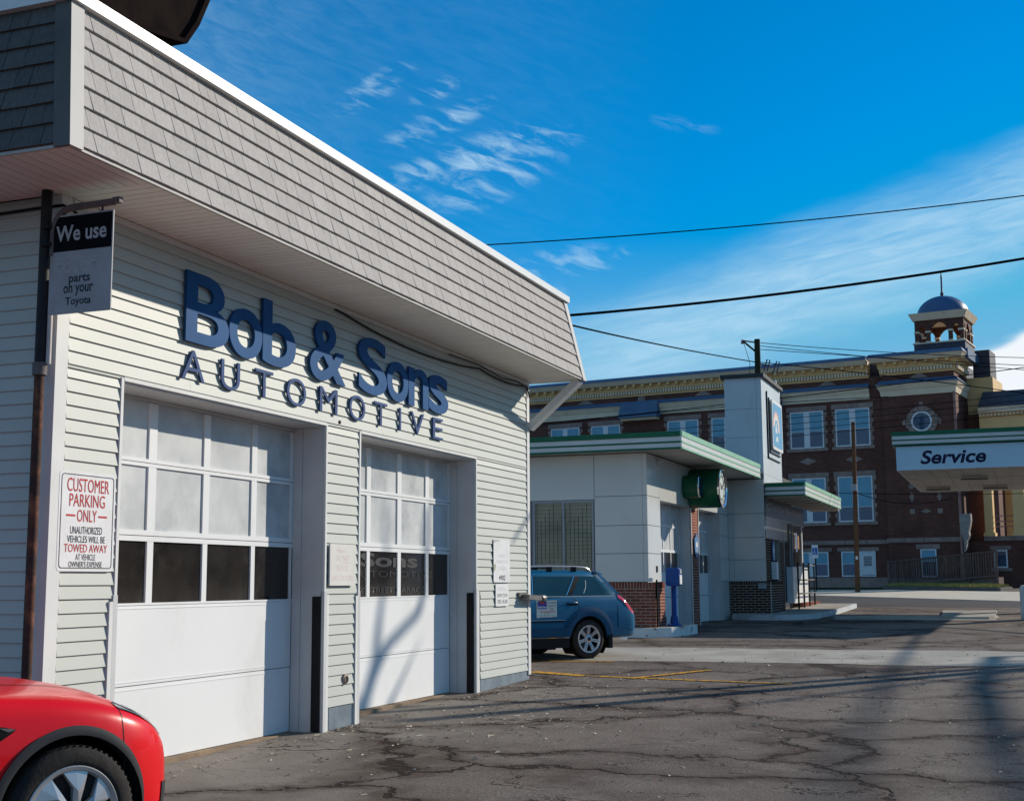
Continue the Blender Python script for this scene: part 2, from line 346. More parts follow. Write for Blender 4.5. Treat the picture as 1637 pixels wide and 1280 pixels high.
# ------------------------------------------------------------------ the repair garage
WY = 6.5; X0, X1 = 7.745, 17.80; ZT = 4.53; PITCH = .1016; ZB0 = .438
GA = thing('auto_repair_garage', 'white sided repair garage with two bay doors and shingled mansard fascia', 'garage', (12.8, 10.2, gz(12.8)))
ox = [(8.512, 11.815), (12.555, 15.81)]           # the two bay openings
lox = [(8.455, 11.905), (12.475, 15.968)]         # siding is cut back further below the guard line
ZO = 3.255; ZG = 1.55
wl = MB()
for a, b in ((X0, 8.5), (11.83, 12.54), (15.83, X1)): wl.box(a, b, WY+.002, WY+.235, .05, ZO)
wl.box(X0, X1, WY+.002, WY+.235, ZO, ZT)
wl.box(X0+.002, X0+.2, WY+.236, 14.5, .05, ZT); wl.box(X1-.2, X1-.002, WY+.236, 14.5, .05, ZT); wl.box(X0, X1, 14.5, 14.7, .05, ZT)
wl.build('wall', TRIM, GA)
box('floor', DARK, GA, X0+.2, X1-.2, WY+.236, 14.5, -.1, .12)
box('inner_wall', DARK, GA, X0+.22, X1-.22, 9.0, 9.05, .13, ZT-.05)
for a, b in ((X0+.02, 8.455), (11.96, 12.44), (15.98, X1-.02)): MB().box(a, b, WY-.004, WY+.02, -.1, .45).build('foundation', FOUND, GA)
def board(x0, x1, z0, z1):
    b = MB(); t, bt = WY-.003, WY-.019
    b.hexa([(x0, bt, z0), (x1, bt, z0), (x1, WY+.001, z0), (x0, WY+.001, z0)], [(x0, t, z1), (x1, t, z1), (x1, WY+.001, z1), (x0, WY+.001, z1)])
    return b
def joints(a, b, k):
    if b-a < 5: return [(a, b)]
    c = a+((k*2.37) % 3.0)+1.2; out = []; p = a
    while c < b-.4: out.append((p, c-.0012)); p = c+.0012; c += 3.66
    return out+[(p, b)]
SA, SB = X0+.125, X1-.085
k = 0; z = ZB0
while z < ZT-.01:
    z1 = min(z+PITCH, ZT)
    for cz0, cz1, gaps in ((z, min(z1, ZG), lox), (max(z, ZG), min(z1, ZO), ox), (max(z, ZO), z1, [])):
        if cz1-cz0 < .012: continue
        p = SA
        for a, b in gaps+[(SB, SB)]:
            if a-p > .02:
                for q0, q1 in joints(p, a, k): board(q0, q1, cz0, cz1).build('siding_board', SIDING, GA)
            p = b
    MB().hexa([(X0-.016, WY+.10, z), (X0-.016, 14.6, z), (X0+.001, 14.6, z), (X0+.001, WY+.10, z)], [(X0-.003, WY+.10, z1), (X0-.003, 14.6, z1), (X0+.001, 14.6, z1), (X0+.001, WY+.10, z1)]).build('siding_board', SIDING, GA)
    z += PITCH; k += 1
def lpost(x, y, sx, z0, z1, w=.11, t=.024):       # L-shaped corner post
    a, b = (x-t, x+w) if sx > 0 else (x-w, x+t)
    return MB().prism([(a, y-t, z0), (b, y-t, z0), (b, y, z0), (x, y, z0), (x, y+w, z0), (a, y+w, z0)] if sx > 0 else [(b, y-t, z0), (b, y+w, z0), (x, y+w, z0), (x, y, z0), (a, y, z0), (a, y-t, z0)], (0, 0, z1-z0))
lpost(X0, WY, 1, .25, ZT).build('corner_post', TRIM, GA); lpost(X1, WY, -1, .38, ZT, .075).build('corner_post', TRIM, GA)
fr = MB(); fr.box(X0+.1, X1-.07, WY-.024, WY-.003, ZT-.05, ZT-.002); fr.build('frieze_board', TRIM, GA)
# bay openings: trim channel, painted jambs, lower guards
for (a, b), (la, lb) in zip(ox, lox):
    MB().box(a-.02, a+.012, WY-.024, WY+.004, ZG-.01, ZO+.012).build('trim_channel', TRIM, GA)
    MB().box(b-.012, b+.02, WY-.024, WY+.004, ZG-.01, ZO+.012).build('trim_channel', TRIM, GA)
    MB().box(a+.012, b-.012, WY-.026, WY+.003, ZO-.012, ZO+.018).build('trim_channel', TRIM, GA)
    MB().box(a+.01, b-.01, WY+.004, WY+.33, ZO-.03, ZO-.006).build('door_soffit', JAMB, GA)
    for s in (-1, 1):
        e = b if s > 0 else a
        i0, i1 = sorted((e, e-s*.018)); MB().box(i0, i1, WY+.005, WY+.24, gz(e)-.05, ZO-.032).build('jamb', JAMB, GA)
        j0, j1 = sorted((e-s*.003, e-s*.028)); MB().box(j0, j1, WY+.242, WY+.34, gz(e)-.05, ZO-.034).build('door_stop', JAMB, GA)
        p0, p1 = sorted((e-s*.018, e-s*.028)); MB().box(p0, p1, WY+.014, WY+.105, gz(e)-.03, ZG-.02).build('guard_plate', BLACK, GA)
        q0, q1 = sorted((e-s*.018, e+s*.035)); MB().box(q0, q1, WY-.028, WY+.012, gz(e)-.03, ZG+.03).build('guard_angle', JAMB, GA)
        r0, r1 = sorted((e+s*.036, e+s*.078)); MB().box(r0, r1, WY-.028, WY-.002, gz(e)-.03, ZG-.02 if s < 0 else ZG).build('guard_trim', TRIM, GA)
    wst = MB().box(a+.02, b-.02, WY+.25, WY+.35, gz((a+b)/2)-.06, gz((a+b)/2)+.03); wst.build('threshold', mat('worn_sill', (.30, .22, .14), (.2, .14, .10), 6, .85), GA)
# sectional doors
def bay_door(xa, xb, stiles, label):
    y = WY+.345; d = MB()
    rows = [(2.018, 1.507), (2.645, 2.110), (3.19, 2.710)]
    xl = [xa-.06]+[0]*0
    zb = gz((xa+xb)/2)+.01
    o = MB()
    o.hexa([(xa-.1, y, .84), (xb, y, .84), (xb, y+.045, .84), (xa-.1, y+.045, .84)], [(xa-.1, y, 1.487), (xb, y, 1.487), (xb, y+.045, 1.487), (xa-.1, y+.045, 1.487)])
    dr = o.build('garage_door', DOORW, GA, label=label)
    box('door_panel', DOORW, dr, xa-.1, xb, y, y+.045, zb+.025, .833)
    box('door_seal', BLACK, dr, xa-.1, xb, y+.01, y+.04, zb-.03, zb+.025)
    box('door_header', JAMB, GA, xa-.1, xb+.1, y-.012, y+.06, 3.196, ZO-.031)
    for zz in (1.462, .868, .805): box('rib', DOORW, dr, xa-.1, xb, y-.004, y, zz-.004, zz+.004)
    for i, (t_, b_) in enumerate(rows):                      # rails between the glazed rows
        lo = 1.487 if i == 0 else rows[i-1][0]+.012
        if i == 0: box('door_rail', DOORW, dr, xa-.1, xb, y-.006, y+.045, 1.489, b_)
        else:
            m_ = (rows[i-1][0]+b_)/2
            box('door_rail', DOORW, dr, xa-.1, xb, y-.006, y+.045, rows[i-1][0], m_-.003); box('door_rail', DOORW, dr, xa-.1, xb, y-.006, y+.045, m_+.003, b_)
        e = [xa-.06]+stiles+[xb-.035]
        for j in range(4):
            x0 = (e[j][1] if j else xa-.02); x1 = (e[j+1][0] if j < 3 else xb-.05)
            p = box('pane', DGLASS if i == 0 else FROST, dr, x0-.004, x1+.004, y+.012, y+.018, b_-.004, t_+.004)
        for s0, s1 in stiles+[(xb-.05, xb), (xa-.1, xa-.02)]: box('door_stile', DOORW, dr, s0+(.012 if i == 0 else 0), s1-(.012 if i == 0 else 0), y-.004, y+.04, b_, t_)
    return dr
D1 = bay_door(8.56, 11.785, [(9.372, 9.482), (10.19, 10.287), (11.0, 11.092)], None)
D2 = bay_door(12.60, 15.785, [(13.428, 13.527), (14.225, 14.337), (15.025, 15.13)], None)
FAINT = mat('faint_window_lettering', (.07, .07, .072), (.05, .05, .052), 5, .5, .3)
FAINT2 = mat('fainter_window_lettering', (.035, .035, .037), (.028, .028, .03), 5, .5, .3)
oy = WY+.352
for body, a0, a1, b0, b1, m, bd in (('Sons', 13.30, 14.82, 1.84, 2.005, FAINT, .03), ('AUTOMOTIVE', 13.05, 15.25, 1.725, 1.80, FAINT2, 0), ('KELLEY STREET GARAGE', 12.75, 15.02, 1.545, 1.612, FAINT, .01)):
    text('window_lettering', body, m, D2, (0, oy, 0), (1, 0, 0), (0, 0, 1), (a0, a1, b0, b1), bold=bd)
# mansard: soffit, shingled slopes, trims, roof
FX0, FX1, FY0 = 6.83, 18.01, 5.69; LEAN = .215; ZSH = 5.655; ZC = 5.738
core = MB(); e = .03
core.hexa([(FX0+e, FY0+e, ZT+.025), (FX1-e, FY0+e, ZT+.025), (FX1-e, 15.3, ZT+.025), (FX0+e, 15.3, ZT+.025)], [(FX0+LEAN+e, FY0+LEAN+e, ZSH), (FX1-LEAN-e, FY0+LEAN+e, ZSH), (FX1-LEAN-e, 15.1, ZSH), (FX0+LEAN+e, 15.1, ZSH)])
core.build('mansard_backing', SHAKEBACK, GA)
box('roof', mat('roof_membrane', (.12, .12, .12), rough=.9), GA, FX0+LEAN+.1, FX1-LEAN-.1, FY0+LEAN+.1, 15.0, ZSH-.02, ZSH+.012)
co = MB(); w = .12; a0, a1, b0, b1 = FX0+LEAN-.055, FX1-LEAN+.055, FY0+LEAN-.055, 15.1
for q in ((a0, a1, b0, b0+w), (a0, a0+w, b0+w+.001, b1), (a1-w, a1, b0+w+.001, b1)): co.box(*q, ZSH-.004, ZC)
co.build('roof_coping', COPING, GA)
NC = 7; CH = (ZSH-ZT-.02)/NC; sh = []; shl = []
def slope_front(x, z, out): t = (z-ZT-.02)/(ZSH-ZT-.02); return (x, FY0+LEAN*t-out*.98+.012, z+out*.2)
def slope_left(y, z, out): t = (z-ZT-.02)/(ZSH-ZT-.02); return (FX0+LEAN*t-out*.98+.012, y, z+out*.2)
for fn, s0, s1 in ((slope_front, FX0+.10, FX1-.07), (slope_left, FY0+.11, 15.2)):
    for c in range(NC):
        z0 = ZT+.02+c*CH; z1 = z0+CH+.008; t = (c+.5)/NC; p = s0+LEAN*.98*t+.002; end = s1-LEAN*.98*t if fn is slope_front else s1
        first = True
        while p < end-.02:
            wd = random.choice((.125, .16, .19, .22, .25, .28))*random.uniform(.92, 1.06)
            if first: wd *= random.uniform(.4, 1); first = False
            q = min(p+wd, end)
            if end-q < .05: q = end
            g_ = .0028; lo = random.uniform(.024, .030)
            b = MB(); b.hexa([fn(p+g_, z0, lo), fn(q-g_, z0, lo), fn(q-g_, z0, 0), fn(p+g_, z0, 0)], [fn(p+g_, z1, .005), fn(q-g_, z1, .005), fn(q-g_, z1, -.006), fn(p+g_, z1, -.006)])
            (sh if fn is slope_front else shl).append((fn((p+q)/2, (z0+z1)/2, 0), b)); p = q
pieces(sh, 'shingle', SHAKE, GA, 250, 'far_shingles'); pieces(shl, 'shaded_shingle', SHAKED, GA, 60, 'far_shingles')
HIP = mat('hip_trim', (.50, .48, .46), (.46, .44, .42), 2, .6, .3)
def hip(name, x, sx):
    t0, t1 = 0, 1; w_ = .115; bt = MB()
    def P_(du, dv, z, top): return (x+sx*(LEAN*top+du), FY0+LEAN*top+dv, z)
    outer = [(-.022, -.022), (w_, -.022), (w_, .004), (.004, .004), (.004, w_), (-.022, w_)]
    lo = [P_(a, b, ZT-.006, 0) for a, b in outer]; hi = [P_(a, b, ZSH-.008, 1) for a, b in outer]; n = 6
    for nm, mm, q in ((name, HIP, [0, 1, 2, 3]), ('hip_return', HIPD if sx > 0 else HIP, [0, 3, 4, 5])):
        l_ = [lo[i] for i in q]; h_ = [hi[i] for i in q]
        if nm == 'hip_return': l_[0] = (l_[0][0], l_[0][1]+.001, l_[0][2]); h_[0] = (h_[0][0], h_[0][1]+.001, h_[0][2])
        MB().add(l_+h_, [(3, 2, 1, 0), (4, 5, 6, 7)]+[(i, (i+1) % 4, 4+(i+1) % 4, 4+i) for i in range(4)]).build(nm, mm, GA)
HIPD = mat('hip_trim_shaded', (.14, .13, .125), (.10, .095, .09), 2, .8, .1)  # left side of the hip trim, its shade painted in as a darker colour
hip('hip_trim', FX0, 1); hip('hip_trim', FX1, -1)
# soffit planks: run along x under the end overhang, along y under the front overhang
y = FY0+.03
while y < 15.2:
    MB().box(FX0+.028, X0-.018 if y > WY-.03 else X0-.002, y, y+.092, ZT+.004, ZT+.022).build('soffit_board', SOFFIT, GA); y += .1016
x = X0
while x < FX1-.04:
    MB().box(x, min(x+.092, FX1-.03), FY0+.03, WY-.02, ZT+.003, ZT+.021).build('soffit_board', SOFFIT, GA); x += .1016
se = MB().box(FX0+.002, FX1-.002, FY0+.004, FY0+.03, ZT-.004, ZT+.018); se.build('soffit_edge', HIP, GA)
MB().box(FX0+.004, FX0+.027, FY0+.031, 15.2, ZT-.004, ZT+.018).build('soffit_edge', HIP, GA); MB().box(FX1-.027, FX1-.004, FY0+.031, 15.2, ZT-.004, ZT+.018).build('soffit_edge', HIP, GA)
# diagonal brace under the far corner
br = MB(); p0 = Vector((17.83, WY-.03, 3.86)); p1 = Vector((17.93, FY0+.06, ZT-.005)); d = (p1-p0).normalized(); s = Vector((.075, 0, 0)); nn = d.cross(Vector((1, 0, 0))).normalized()*.05
br.hexa([p0-s-nn, p0+s-nn, p0+s+nn, p0-s+nn], [p1-s-nn, p1+s-nn, p1+s+nn, p1-s+nn]); br.build('eave_brace', TRIM, GA)

# ------------------------------------------------------------------ letters on the wall
BS = thing('letter_sign', 'big bold navy cut-out letters Bob & Sons high on the siding', 'letter sign', (12.0, WY-.03, 3.69))
for ch, a0, a1, b0, b1 in (('B', 9.285, 9.94, 3.695, 4.305), ('o', 9.945, 10.50, 3.685, 4.14), ('b', 10.51, 11.115, 3.69, 4.305), ('&', 11.40, 12.15, 3.68, 4.305),
                           ('S', 12.44, 13.12, 3.685, 4.305), ('o', 13.125, 13.68, 3.685, 4.14), ('n', 13.69, 14.24, 3.69, 4.145), ('s', 14.255, 14.83, 3.685, 4.15)):
    text('letter', ch, NAVY, BS, (0, WY-.019, 0), (1, 0, 0), (0, 0, 1), (a0, a1, b0, b1), extr=.026, bold=.014, depth=.020, res=8)
AS = thing('letter_sign', 'row of thin navy capitals AUTOMOTIVE spaced widely above the bay doors', 'letter sign', (12.0, WY-.03, 3.37))
for ch, a0, a1 in (('A', 9.262, 9.60), ('U', 9.855, 10.155), ('T', 10.417, 10.727), ('O', 10.985, 11.35), ('M', 11.63, 12.0), ('O', 12.265, 12.625), ('T', 12.85, 13.16), ('I', 13.475, 13.517), ('V', 13.78, 14.145), ('E', 14.40, 14.70)):
    r_ = .006 if ch in 'OU' else 0
    text('letter', ch, NAVYE, AS, (0, WY-.019, 0), (1, 0, 0), (0, 0, 1), (a0, a1, 3.372-r_, 3.628+r_*(ch == 'O')), extr=.016, bold=-.008, depth=.013, res=6)

# ------------------------------------------------------------------ signs
def rrect(a0, a1, b0, b1, r, n=5):
    out = []
    for cx, cy, s in ((a1-r, b1-r, 0), (a0+r, b1-r, 90), (a0+r, b0+r, 180), (a1-r, b0+r, 270)):
        for i in range(n+1):
            t = R(s+90*i/n); out.append((cx+r*math.cos(t), cy+r*math.sin(t)))
    return out
def plate(name, m, parent, org, ux, uz, pts, th, depth=0.0, **k):
    ux = Vector(ux); uz = Vector(uz); nn = ux.cross(uz); org = Vector(org)+nn*depth
    return MB().prism([org+ux*a+uz*b for a, b in pts], nn*th).build(name, m, parent, **k)
EX, EZ = (1, 0, 0), (0, 0, 1)
# customer parking sign
o_ = (7.815, WY-.022, 1.757)
cp = thing('parking_sign', 'white customer parking only sign in red and black beside the first bay', 'sign', (8.14, WY-.02, 1.757))
plate('panel', SIGNW, cp, o_, EX, EZ, rrect(0, .645, 0, .735, .035), .004)
bo = MB(); a = rrect(.022, .623, .022, .713, .028); b = rrect(.028, .617, .028, .707, .024); n = len(a); ov = Vector(o_)
bo.add([ov+Vector((p, -.006, q)) for p, q in a]+[ov+Vector((p, -.006, q)) for p, q in b], [(i, (i+1) % n, n+(i+1) % n, n+i) for i in range(n)]); bo.build('border', INK, cp)
lines(cp, o_, EX, EZ, (('CUSTOMER', .085, .565, .585, .685, RED, .0), ('PARKING', .115, .52, .475, .570, RED, .0), ('ONLY', .205, .43, .365, .455, RED, .0),
      ('UNAUTHORIZED', .135, .50, .275, .330, INK, 0), ('VEHICLES WILL BE', .105, .535, .212, .262, INK, 0), ('TOWED AWAY', .075, .565, .140, .200, RED, 0), ('AT VEHICLE', .205, .43, .083, .128, INK, 0), ("OWNER'S EXPENSE", .13, .51, .032, .074, INK, 0)), .0062)
for a0, a1 in ((.085, .185), (.45, .55)): plate('dash', RED, cp, o_, EX, EZ, [(a0, .402), (a1, .402), (a1, .416), (a0, .416)], .001, .005)
# faded do not block sign
o_ = (11.868, WY-.032, 1.637); FR_ = mat('faded_red', (.60, .46, .44), (.66, .56, .54), 18, .5)
CREAM = mat('faded_sign', (.66, .645, .60), (.60, .585, .545), 4, .5, .3, dirt=(.5, .45, .38), dirtlo=.6, dirthi=.9, dirts=6)
nb = thing('wall_sign', 'faded do not block bay doors sign on the pier between bays', 'sign', (12.14, WY-.03, 1.637))
plate('panel', CREAM, nb, o_, EX, EZ, rrect(0, .55, 0, .42, .012), .016)
lines(nb, o_, EX, EZ, (('Please...', .14, .36, .335, .375, FR_, 0), ('DO', .13, .235, .245, .305, FR_, 0), ('NOT', .28, .43, .245, .305, FR_, .01), ('BLOCK', .145, .40, .145, .205, FR_, 0), ('BAY DOORS', .045, .505, .045, .105, FR_, .005)), .0165)
plate('underline', FR_, nb, o_, EX, EZ, [(.275, .228), (.435, .228), (.435, .235), (.275, .235)], .001, .0161)
# inspection station sign and fee plate
o_ = (16.385, WY-.026, 1.66); GREYI = mat('faded_ink', (.52, .53, .53), (.60, .60, .60), 25, .5)
ins = thing('wall_sign', 'tall peeling official inspection station sign numbered 4902 near the far corner', 'sign', (16.68, WY-.02, 1.66))
plate('panel', SIGNW, ins, o_, EX, EZ, rrect(0, .60, 0, .57, .03), .005)
plate('peeled_patch', mat('peeled_green', (.36, .40, .24), (.28, .33, .22), 20, .7), ins, o_, EX, EZ, [(.005, .14), (.045, .155), (.07, .19), (.085, .235), (.03, .24), (.005, .235)], .001, .005)
plate('peeled_patch', mat('peeled_grey', (.45, .46, .45), (.38, .4, .4), 20, .7), ins, o_, EX, EZ, [(.01, .515), (.10, .535), (.22, .548), (.22, .562), (.04, .562), (.01, .55)], .001, .005)
lines(ins, o_, EX, EZ, (('OFFICIAL', .17, .43, .330, .370, GREYI, 0), ('INSPECTION', .11, .52, .250, .295, GREYI, 0), ('STATION', .17, .46, .155, .205, GREYI, 0), ('4902', .185, .43, .025, .095, INK, .02)), .0055)
o_ = (16.455, WY-.026, 1.345)
fee = thing('wall_sign', 'small vehicle inspection fee plate under the peeling inspection station sign', 'sign', (16.68, WY-.02, 1.345))
plate('panel', SIGNW, fee, o_, EX, EZ, rrect(0, .475, 0, .295, .02), .005)
lines(fee, o_, EX, EZ, (('VEHICLE', .09, .40, .200, .248, GREYI, 0), ('INSPECTION', .06, .43, .120, .165, INK, 0), ('FEE: 45.00', .07, .43, .035, .085, INK, .01)), .0055)
# round vent cap and old bolt hole
vc = tag(MB().lathe([(.0, 0), (.052, 0), (.052, .018), (.036, .03), (.036, .012), (0, .012)], (12.268, WY-.012, .69), (0, -1, 0), 20).build('vent_cap', mat('vent_tan', (.45, .36, .28), (.3, .2, .15), 12, .6), None, True), 'round tan vent cap low on the pier between the bays', 'vent cap')
tag(MB().lathe([(0, 0), (.022, 0), (.016, .012), (0, .012)], (12.09, WY-.016, 3.31), (0, -1, 0), 12).build('bolt_stub', RUST, None, True), 'rusty bolt stub in the siding under the letter O', 'bolt')
# hook bracket on the far corner
hk = thing('door_hook', 'grey steel hook bracket sticking out of the far corner post', 'bracket', (17.65, WY-.05, 1.45)); HS = mat('hook_steel', (.12, .12, .125), (.2, .19, .18), 10, .4, .5, metal=.6)
MB().box(17.30, 17.66, WY-.05, WY-.018, 1.46, 1.52).build('bracket_plate', HS, hk)
MB().hexa([(17.40, WY-.16, 1.425), (18.02, WY-.15, 1.40), (18.02, WY-.09, 1.40), (17.40, WY-.052, 1.425)], [(17.40, WY-.16, 1.49), (18.02, WY-.15, 1.465), (18.02, WY-.09, 1.465), (17.40, WY-.052, 1.49)]).build('arm', HS, hk)
MB().lathe([(0, 0), (.05, 0), (.055, .03), (.05, .14), (0, .15)], (17.98, WY-.12, 1.43), (1, 0, 0), 14).build('hook_end', HS, hk, True)
# standpipe at the near corner with conduit, clamps and bracket arm
PX, PY = 7.62, 6.53
sp = thing('standpipe', 'dark rusty steel pipe standing at the near corner of the garage', 'pipe', (PX, PY, gz(PX)))
MB().tube([(PX, PY, gz(PX)-.1), (PX, PY, 3.215)], .036, 16).build('lower_pipe', RUST, sp, True)
MB().tube([(PX, PY, 3.2), (PX, PY, ZT+.0)], .040, 16).build('upper_pipe', mat('pipe_dark', (.018, .018, .022), (.03, .026, .026), 8, .5, .4), sp, True)
MB().lathe([(.0, 0), (.052, 0), (.052, .09), (0, .09)], (PX, PY, 3.16), (0, 0, 1), 16).build('coupling', PIPEGREY, sp, True)
MB().tube([(PX+.02, PY-.056, 3.24), (PX+.02, PY-.056, 3.86)], .019, 10).build('conduit', PVC, sp, True)
br = thing('sign_bracket', 'grey bent pipe arm clamped to the standpipe holding the hanging sign', 'bracket', (PX, PY-.09, 4.1))
MB().tube([(PX, PY-.072, 4.03)]+[(PX, PY-.072-.17*(1-math.cos(R(t))), 4.21+.17*math.sin(R(t))) for t in range(0, 91, 10)]+[(PX, 5.93, 4.385)], .026, 12).build('arm', PIPEGREY, br, True)
MB().box(PX-.022, PX+.022, 5.87, 5.932, 4.372, 4.412).build('arm_end', PIPEGREY, br)
for z in (4.23, 4.10): MB().lathe([(.03, 0), (.056, 0), (.056, .03), (.03, .03)], (PX, PY-.03, z), (0, 0, 1), 14).build('clamp', BLACK, br)
# hanging parts sign
hs_ = thing('hanging_sign', 'hanging black and rusty white parts sign reading We use, below the soffit', 'sign', (PX, 6.2, 3.59))
o_ = (PX-.006, 6.465, 3.59); UX = (0, -1, 0)
HW = mat('enamel_white', (.40, .39, .40), (.33, .32, .33), 3, .5, .4, dirt=(.30, .16, .12), dirtlo=.55, dirthi=.78, dirts=4.5, dstretch=(1, 1, .45))
plate('panel', HW, hs_, o_, UX, EZ, rrect(0, .545, 0, .735, .012), .010)
plate('black_field', mat('sign_black', (.005, .006, .008), (.008, .009, .011), 8, .6, .1), hs_, o_, UX, EZ, [(.012, .462), (.535, .462), (.535, .722), (.012, .722)], .001, .0101)
LT = mat('sign_letter_white', (.46, .46, .47), (.40, .40, .41), 12, .5); LF = mat('sign_letter_faded', (.46, .44, .44), (.39, .36, .36), 12, .5)
lines(hs_, o_, UX, EZ, (('We use', .045, .49, .535, .655, LT, .02), ('Genuine', .15, .41, .395, .440, LF, .01), ('TOYOTA', .05, .50, .300, .382, LF, .03), ('parts', .175, .36, .207, .283, INK, .02), ('on your', .13, .39, .125, .205, INK, .02), ('Toyota', .15, .375, .045, .120, INK, .02)), .0115)
for yy in (6.38, 6.03): MB().tube([(PX, yy, 4.385), (PX, yy, 4.32)], .007, 6).build('hanger', BLACK, hs_); MB().box(PX-.012, PX+.012, yy-.02, yy+.02, 4.295, 4.33).build('hanger_clip', BLACK, hs_)
# cables
def cable(name, label, pts, r, group=None, m=None): return tag(MB().tube(pts, r, 6).build(name, m or CABLE, None, True), label, 'cable', group)
def sag(a, b, s, n=16): a = Vector(a); b = Vector(b); return [a.lerp(b, i/n)-Vector((0, 0, 4*s*(i/n)*(1-i/n))) for i in range(n+1)]
cable('wall_cable', 'thin black cable sagging under the soffit above the word Sons', [(11.95, WY-.03, 4.47)]+sag((12.1, WY-.035, 4.46), (15.9, WY-.035, 4.44), .10)+sag((15.9, WY-.035, 4.44), (17.70, WY-.035, 4.45), .05)[1:]+[(17.80, WY-.04, 4.30)], .011)
cable('wall_cable', 'second black cable clipped along the soffit edge toward far corner', [(14.9, WY-.03, 4.475), (15.9, WY-.035, 4.49), (16.7, WY-.035, 4.43), (17.3, WY-.035, 4.47), (17.76, WY-.04, 4.42)], .007)
cable('wall_cable', 'black cable along the shaded end wall behind the standpipe', [(X0-.03, 12.0, 4.40), (X0-.03, 9, 4.42), (X0-.035, 7.3, 4.43), (X0-.04, 6.62, 4.44), (X0-.03, WY-.04, 4.44), (X0+.06, WY-.05, 4.43), (X0+.16, WY-.06, 4.38)], .012)
# cabinet sign on the roof, seen from its dark side
rs = thing('roof_sign', 'large dark curved sign cabinet standing on the garage roof edge', 'sign', (9.4, 7.3, ZSH))
prof = [(8.1, 6.92), (8.5, 6.71), (8.84, 6.66), (9.35, 6.69), (9.91, 6.78), (10.40, 6.88), (10.60, 7.15), (10.78, 7.5), (10.82, 8.0), (10.5, 8.5), (9.6, 8.75), (8.6, 8.6), (8.05, 8.1), (7.9, 7.4)]
RSM = mat('sign_cabinet', (.012, .009, .009), (.02, .014, .012), 3, .9, .0)
MB().prism([(x, 7.35, z) for x, z in prof], (0, .35, 0)).build('cabinet', RSM, rs)
cx_, cz_ = 9.4, 7.7
rim = MB(); n = len(prof); ins_ = [(cx_+(x-cx_)*.955, cz_+(z-cz_)*.955) for x, z in prof]
rim.add([(x, 7.30, z) for x, z in prof]+[(x, 7.30, z) for x, z in ins_]+[(x, 7.349, z) for x, z in prof]+[(x, 7.349, z) for x, z in ins_],
        [f for i in range(n) for j in [(i+1) % n] for f in ((i, j, n+j, n+i), (2*n+i, 2*n+j, j, i), (n+i, n+j, 3*n+j, 3*n+i))]); rim.build('rim', RSM, rs)
for x in (8.6, 10.0): MB().tube([(x, 7.5, ZSH), (x, 7.5, 6.95)], .06, 10).build('post', BLACK, rs, True)
# ------------------------------------------------------------------ filling station next door
PAN = mat('porcelain_panel', (.60, .60, .56), (.55, .55, .52), .7, .18, .5, rnd=.02, dirt=(.50, .51, .48), dirtlo=.6, dirthi=.9, dirts=1.1)
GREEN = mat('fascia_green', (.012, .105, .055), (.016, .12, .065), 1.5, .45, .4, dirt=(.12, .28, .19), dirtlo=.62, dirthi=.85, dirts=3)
GREENLIT = mat('fascia_green_sunlit', (.20, .42, .29), (.26, .47, .34), 1.5, .5, .3, dirt=(.40, .55, .45), dirtlo=.55, dirthi=.8, dirts=3)  # paler copy of the green: sunlight on the sun-facing side put into the colour
STRW = mat('fascia_white', (.56, .58, .57), (.50, .52, .52), 1.5, .45, .4)
BRK = mat('red_brick', (.27, .080, .048), (.20, .062, .040), 9, .85, .2, rnd=.22, bump=.3, bs=50)
BRKD = mat('brown_brick', (.060, .034, .024), (.045, .027, .020), 9, .85, .2, rnd=.25, bump=.3, bs=50)
MORT = mat('mortar', (.48, .42, .36), (.40, .35, .30), 15, .95, .1)
ST = thing('filling_station', 'low white panelled filling station with green striped fascia and square pylon', 'gas station', (32, 9.5, gz(30)))
SF = 27.93; SR = 7.44; RX = 36.55; OY = 6.42; SZ = 4.46; BT = 1.65
box('core', mat('station_core', (.2, .2, .2), rough=.9), ST, SF+.03, 44, 8.6, 14, .1, SZ)
cr = MB(); cr.box(SF+.03, 29.05, SR+.03, 8.59, BT+.02, SZ); cr.box(RX+.03, 38.3, OY+.25, 8.59, .5, SZ); cr.box(29.06, RX+.02, SR+.03, 8.59, 3.47, SZ); cr.box(35.45, RX+.02, SR+.03, 8.59, .5, 3.46)
cr.build('core', MATS['station_core'], ST)
def panel(name, m, x0, x1, y0, y1, z0, z1, g_=.006):
    return MB().box(x0+g_*(x1-x0 > .2), x1-g_*(x1-x0 > .2), y0+g_*(y1-y0 > .2), y1-g_*(y1-y0 > .2), z0+g_, z1-g_).build(name, m, ST)
zs = [BT, 2.265, 2.875, 3.515, SZ-.02]
for i in range(4):                                                   # end wall towards the garage
    panel('wall_panel', PAN, SF, SF+.03, SR+.10, 8.64, zs[i], zs[i+1])
panel('wall_panel', PAN, SF, SF+.03, 8.64, 10.15, zs[3]-.06, SZ-.02); panel('wall_panel', PAN, SF, SF+.03, 8.64, 10.15, BT, 1.9)
for i in range(4): panel('wall_panel', PAN, SF, SF+.03, 10.15, 12.0, zs[i], zs[i+1])
for i in range(3): panel('corner_panel', PAN, SF-.004, SF+.04, SR-.0, SR+.10, zs[i], zs[i+1])
panel('corner_panel', PAN, SF-.004, SF+.04, SR, SR+.10, zs[3], SZ-.02)
for a, b in ((SF+.041, 29.05),):
    for i in range(4): panel('wall_panel', PAN, a, b, SR, SR+.03, zs[i], zs[i+1] if i < 3 else SZ-.02)
e_ = [29.05, 30.6, 32.4, 34.2, 35.43, RX]
for a, b in zip(e_, e_[1:]): panel('wall_panel', PAN, a, b, SR, SR+.03, 3.46 if b < 35.5 else 3.46, SZ-.02)
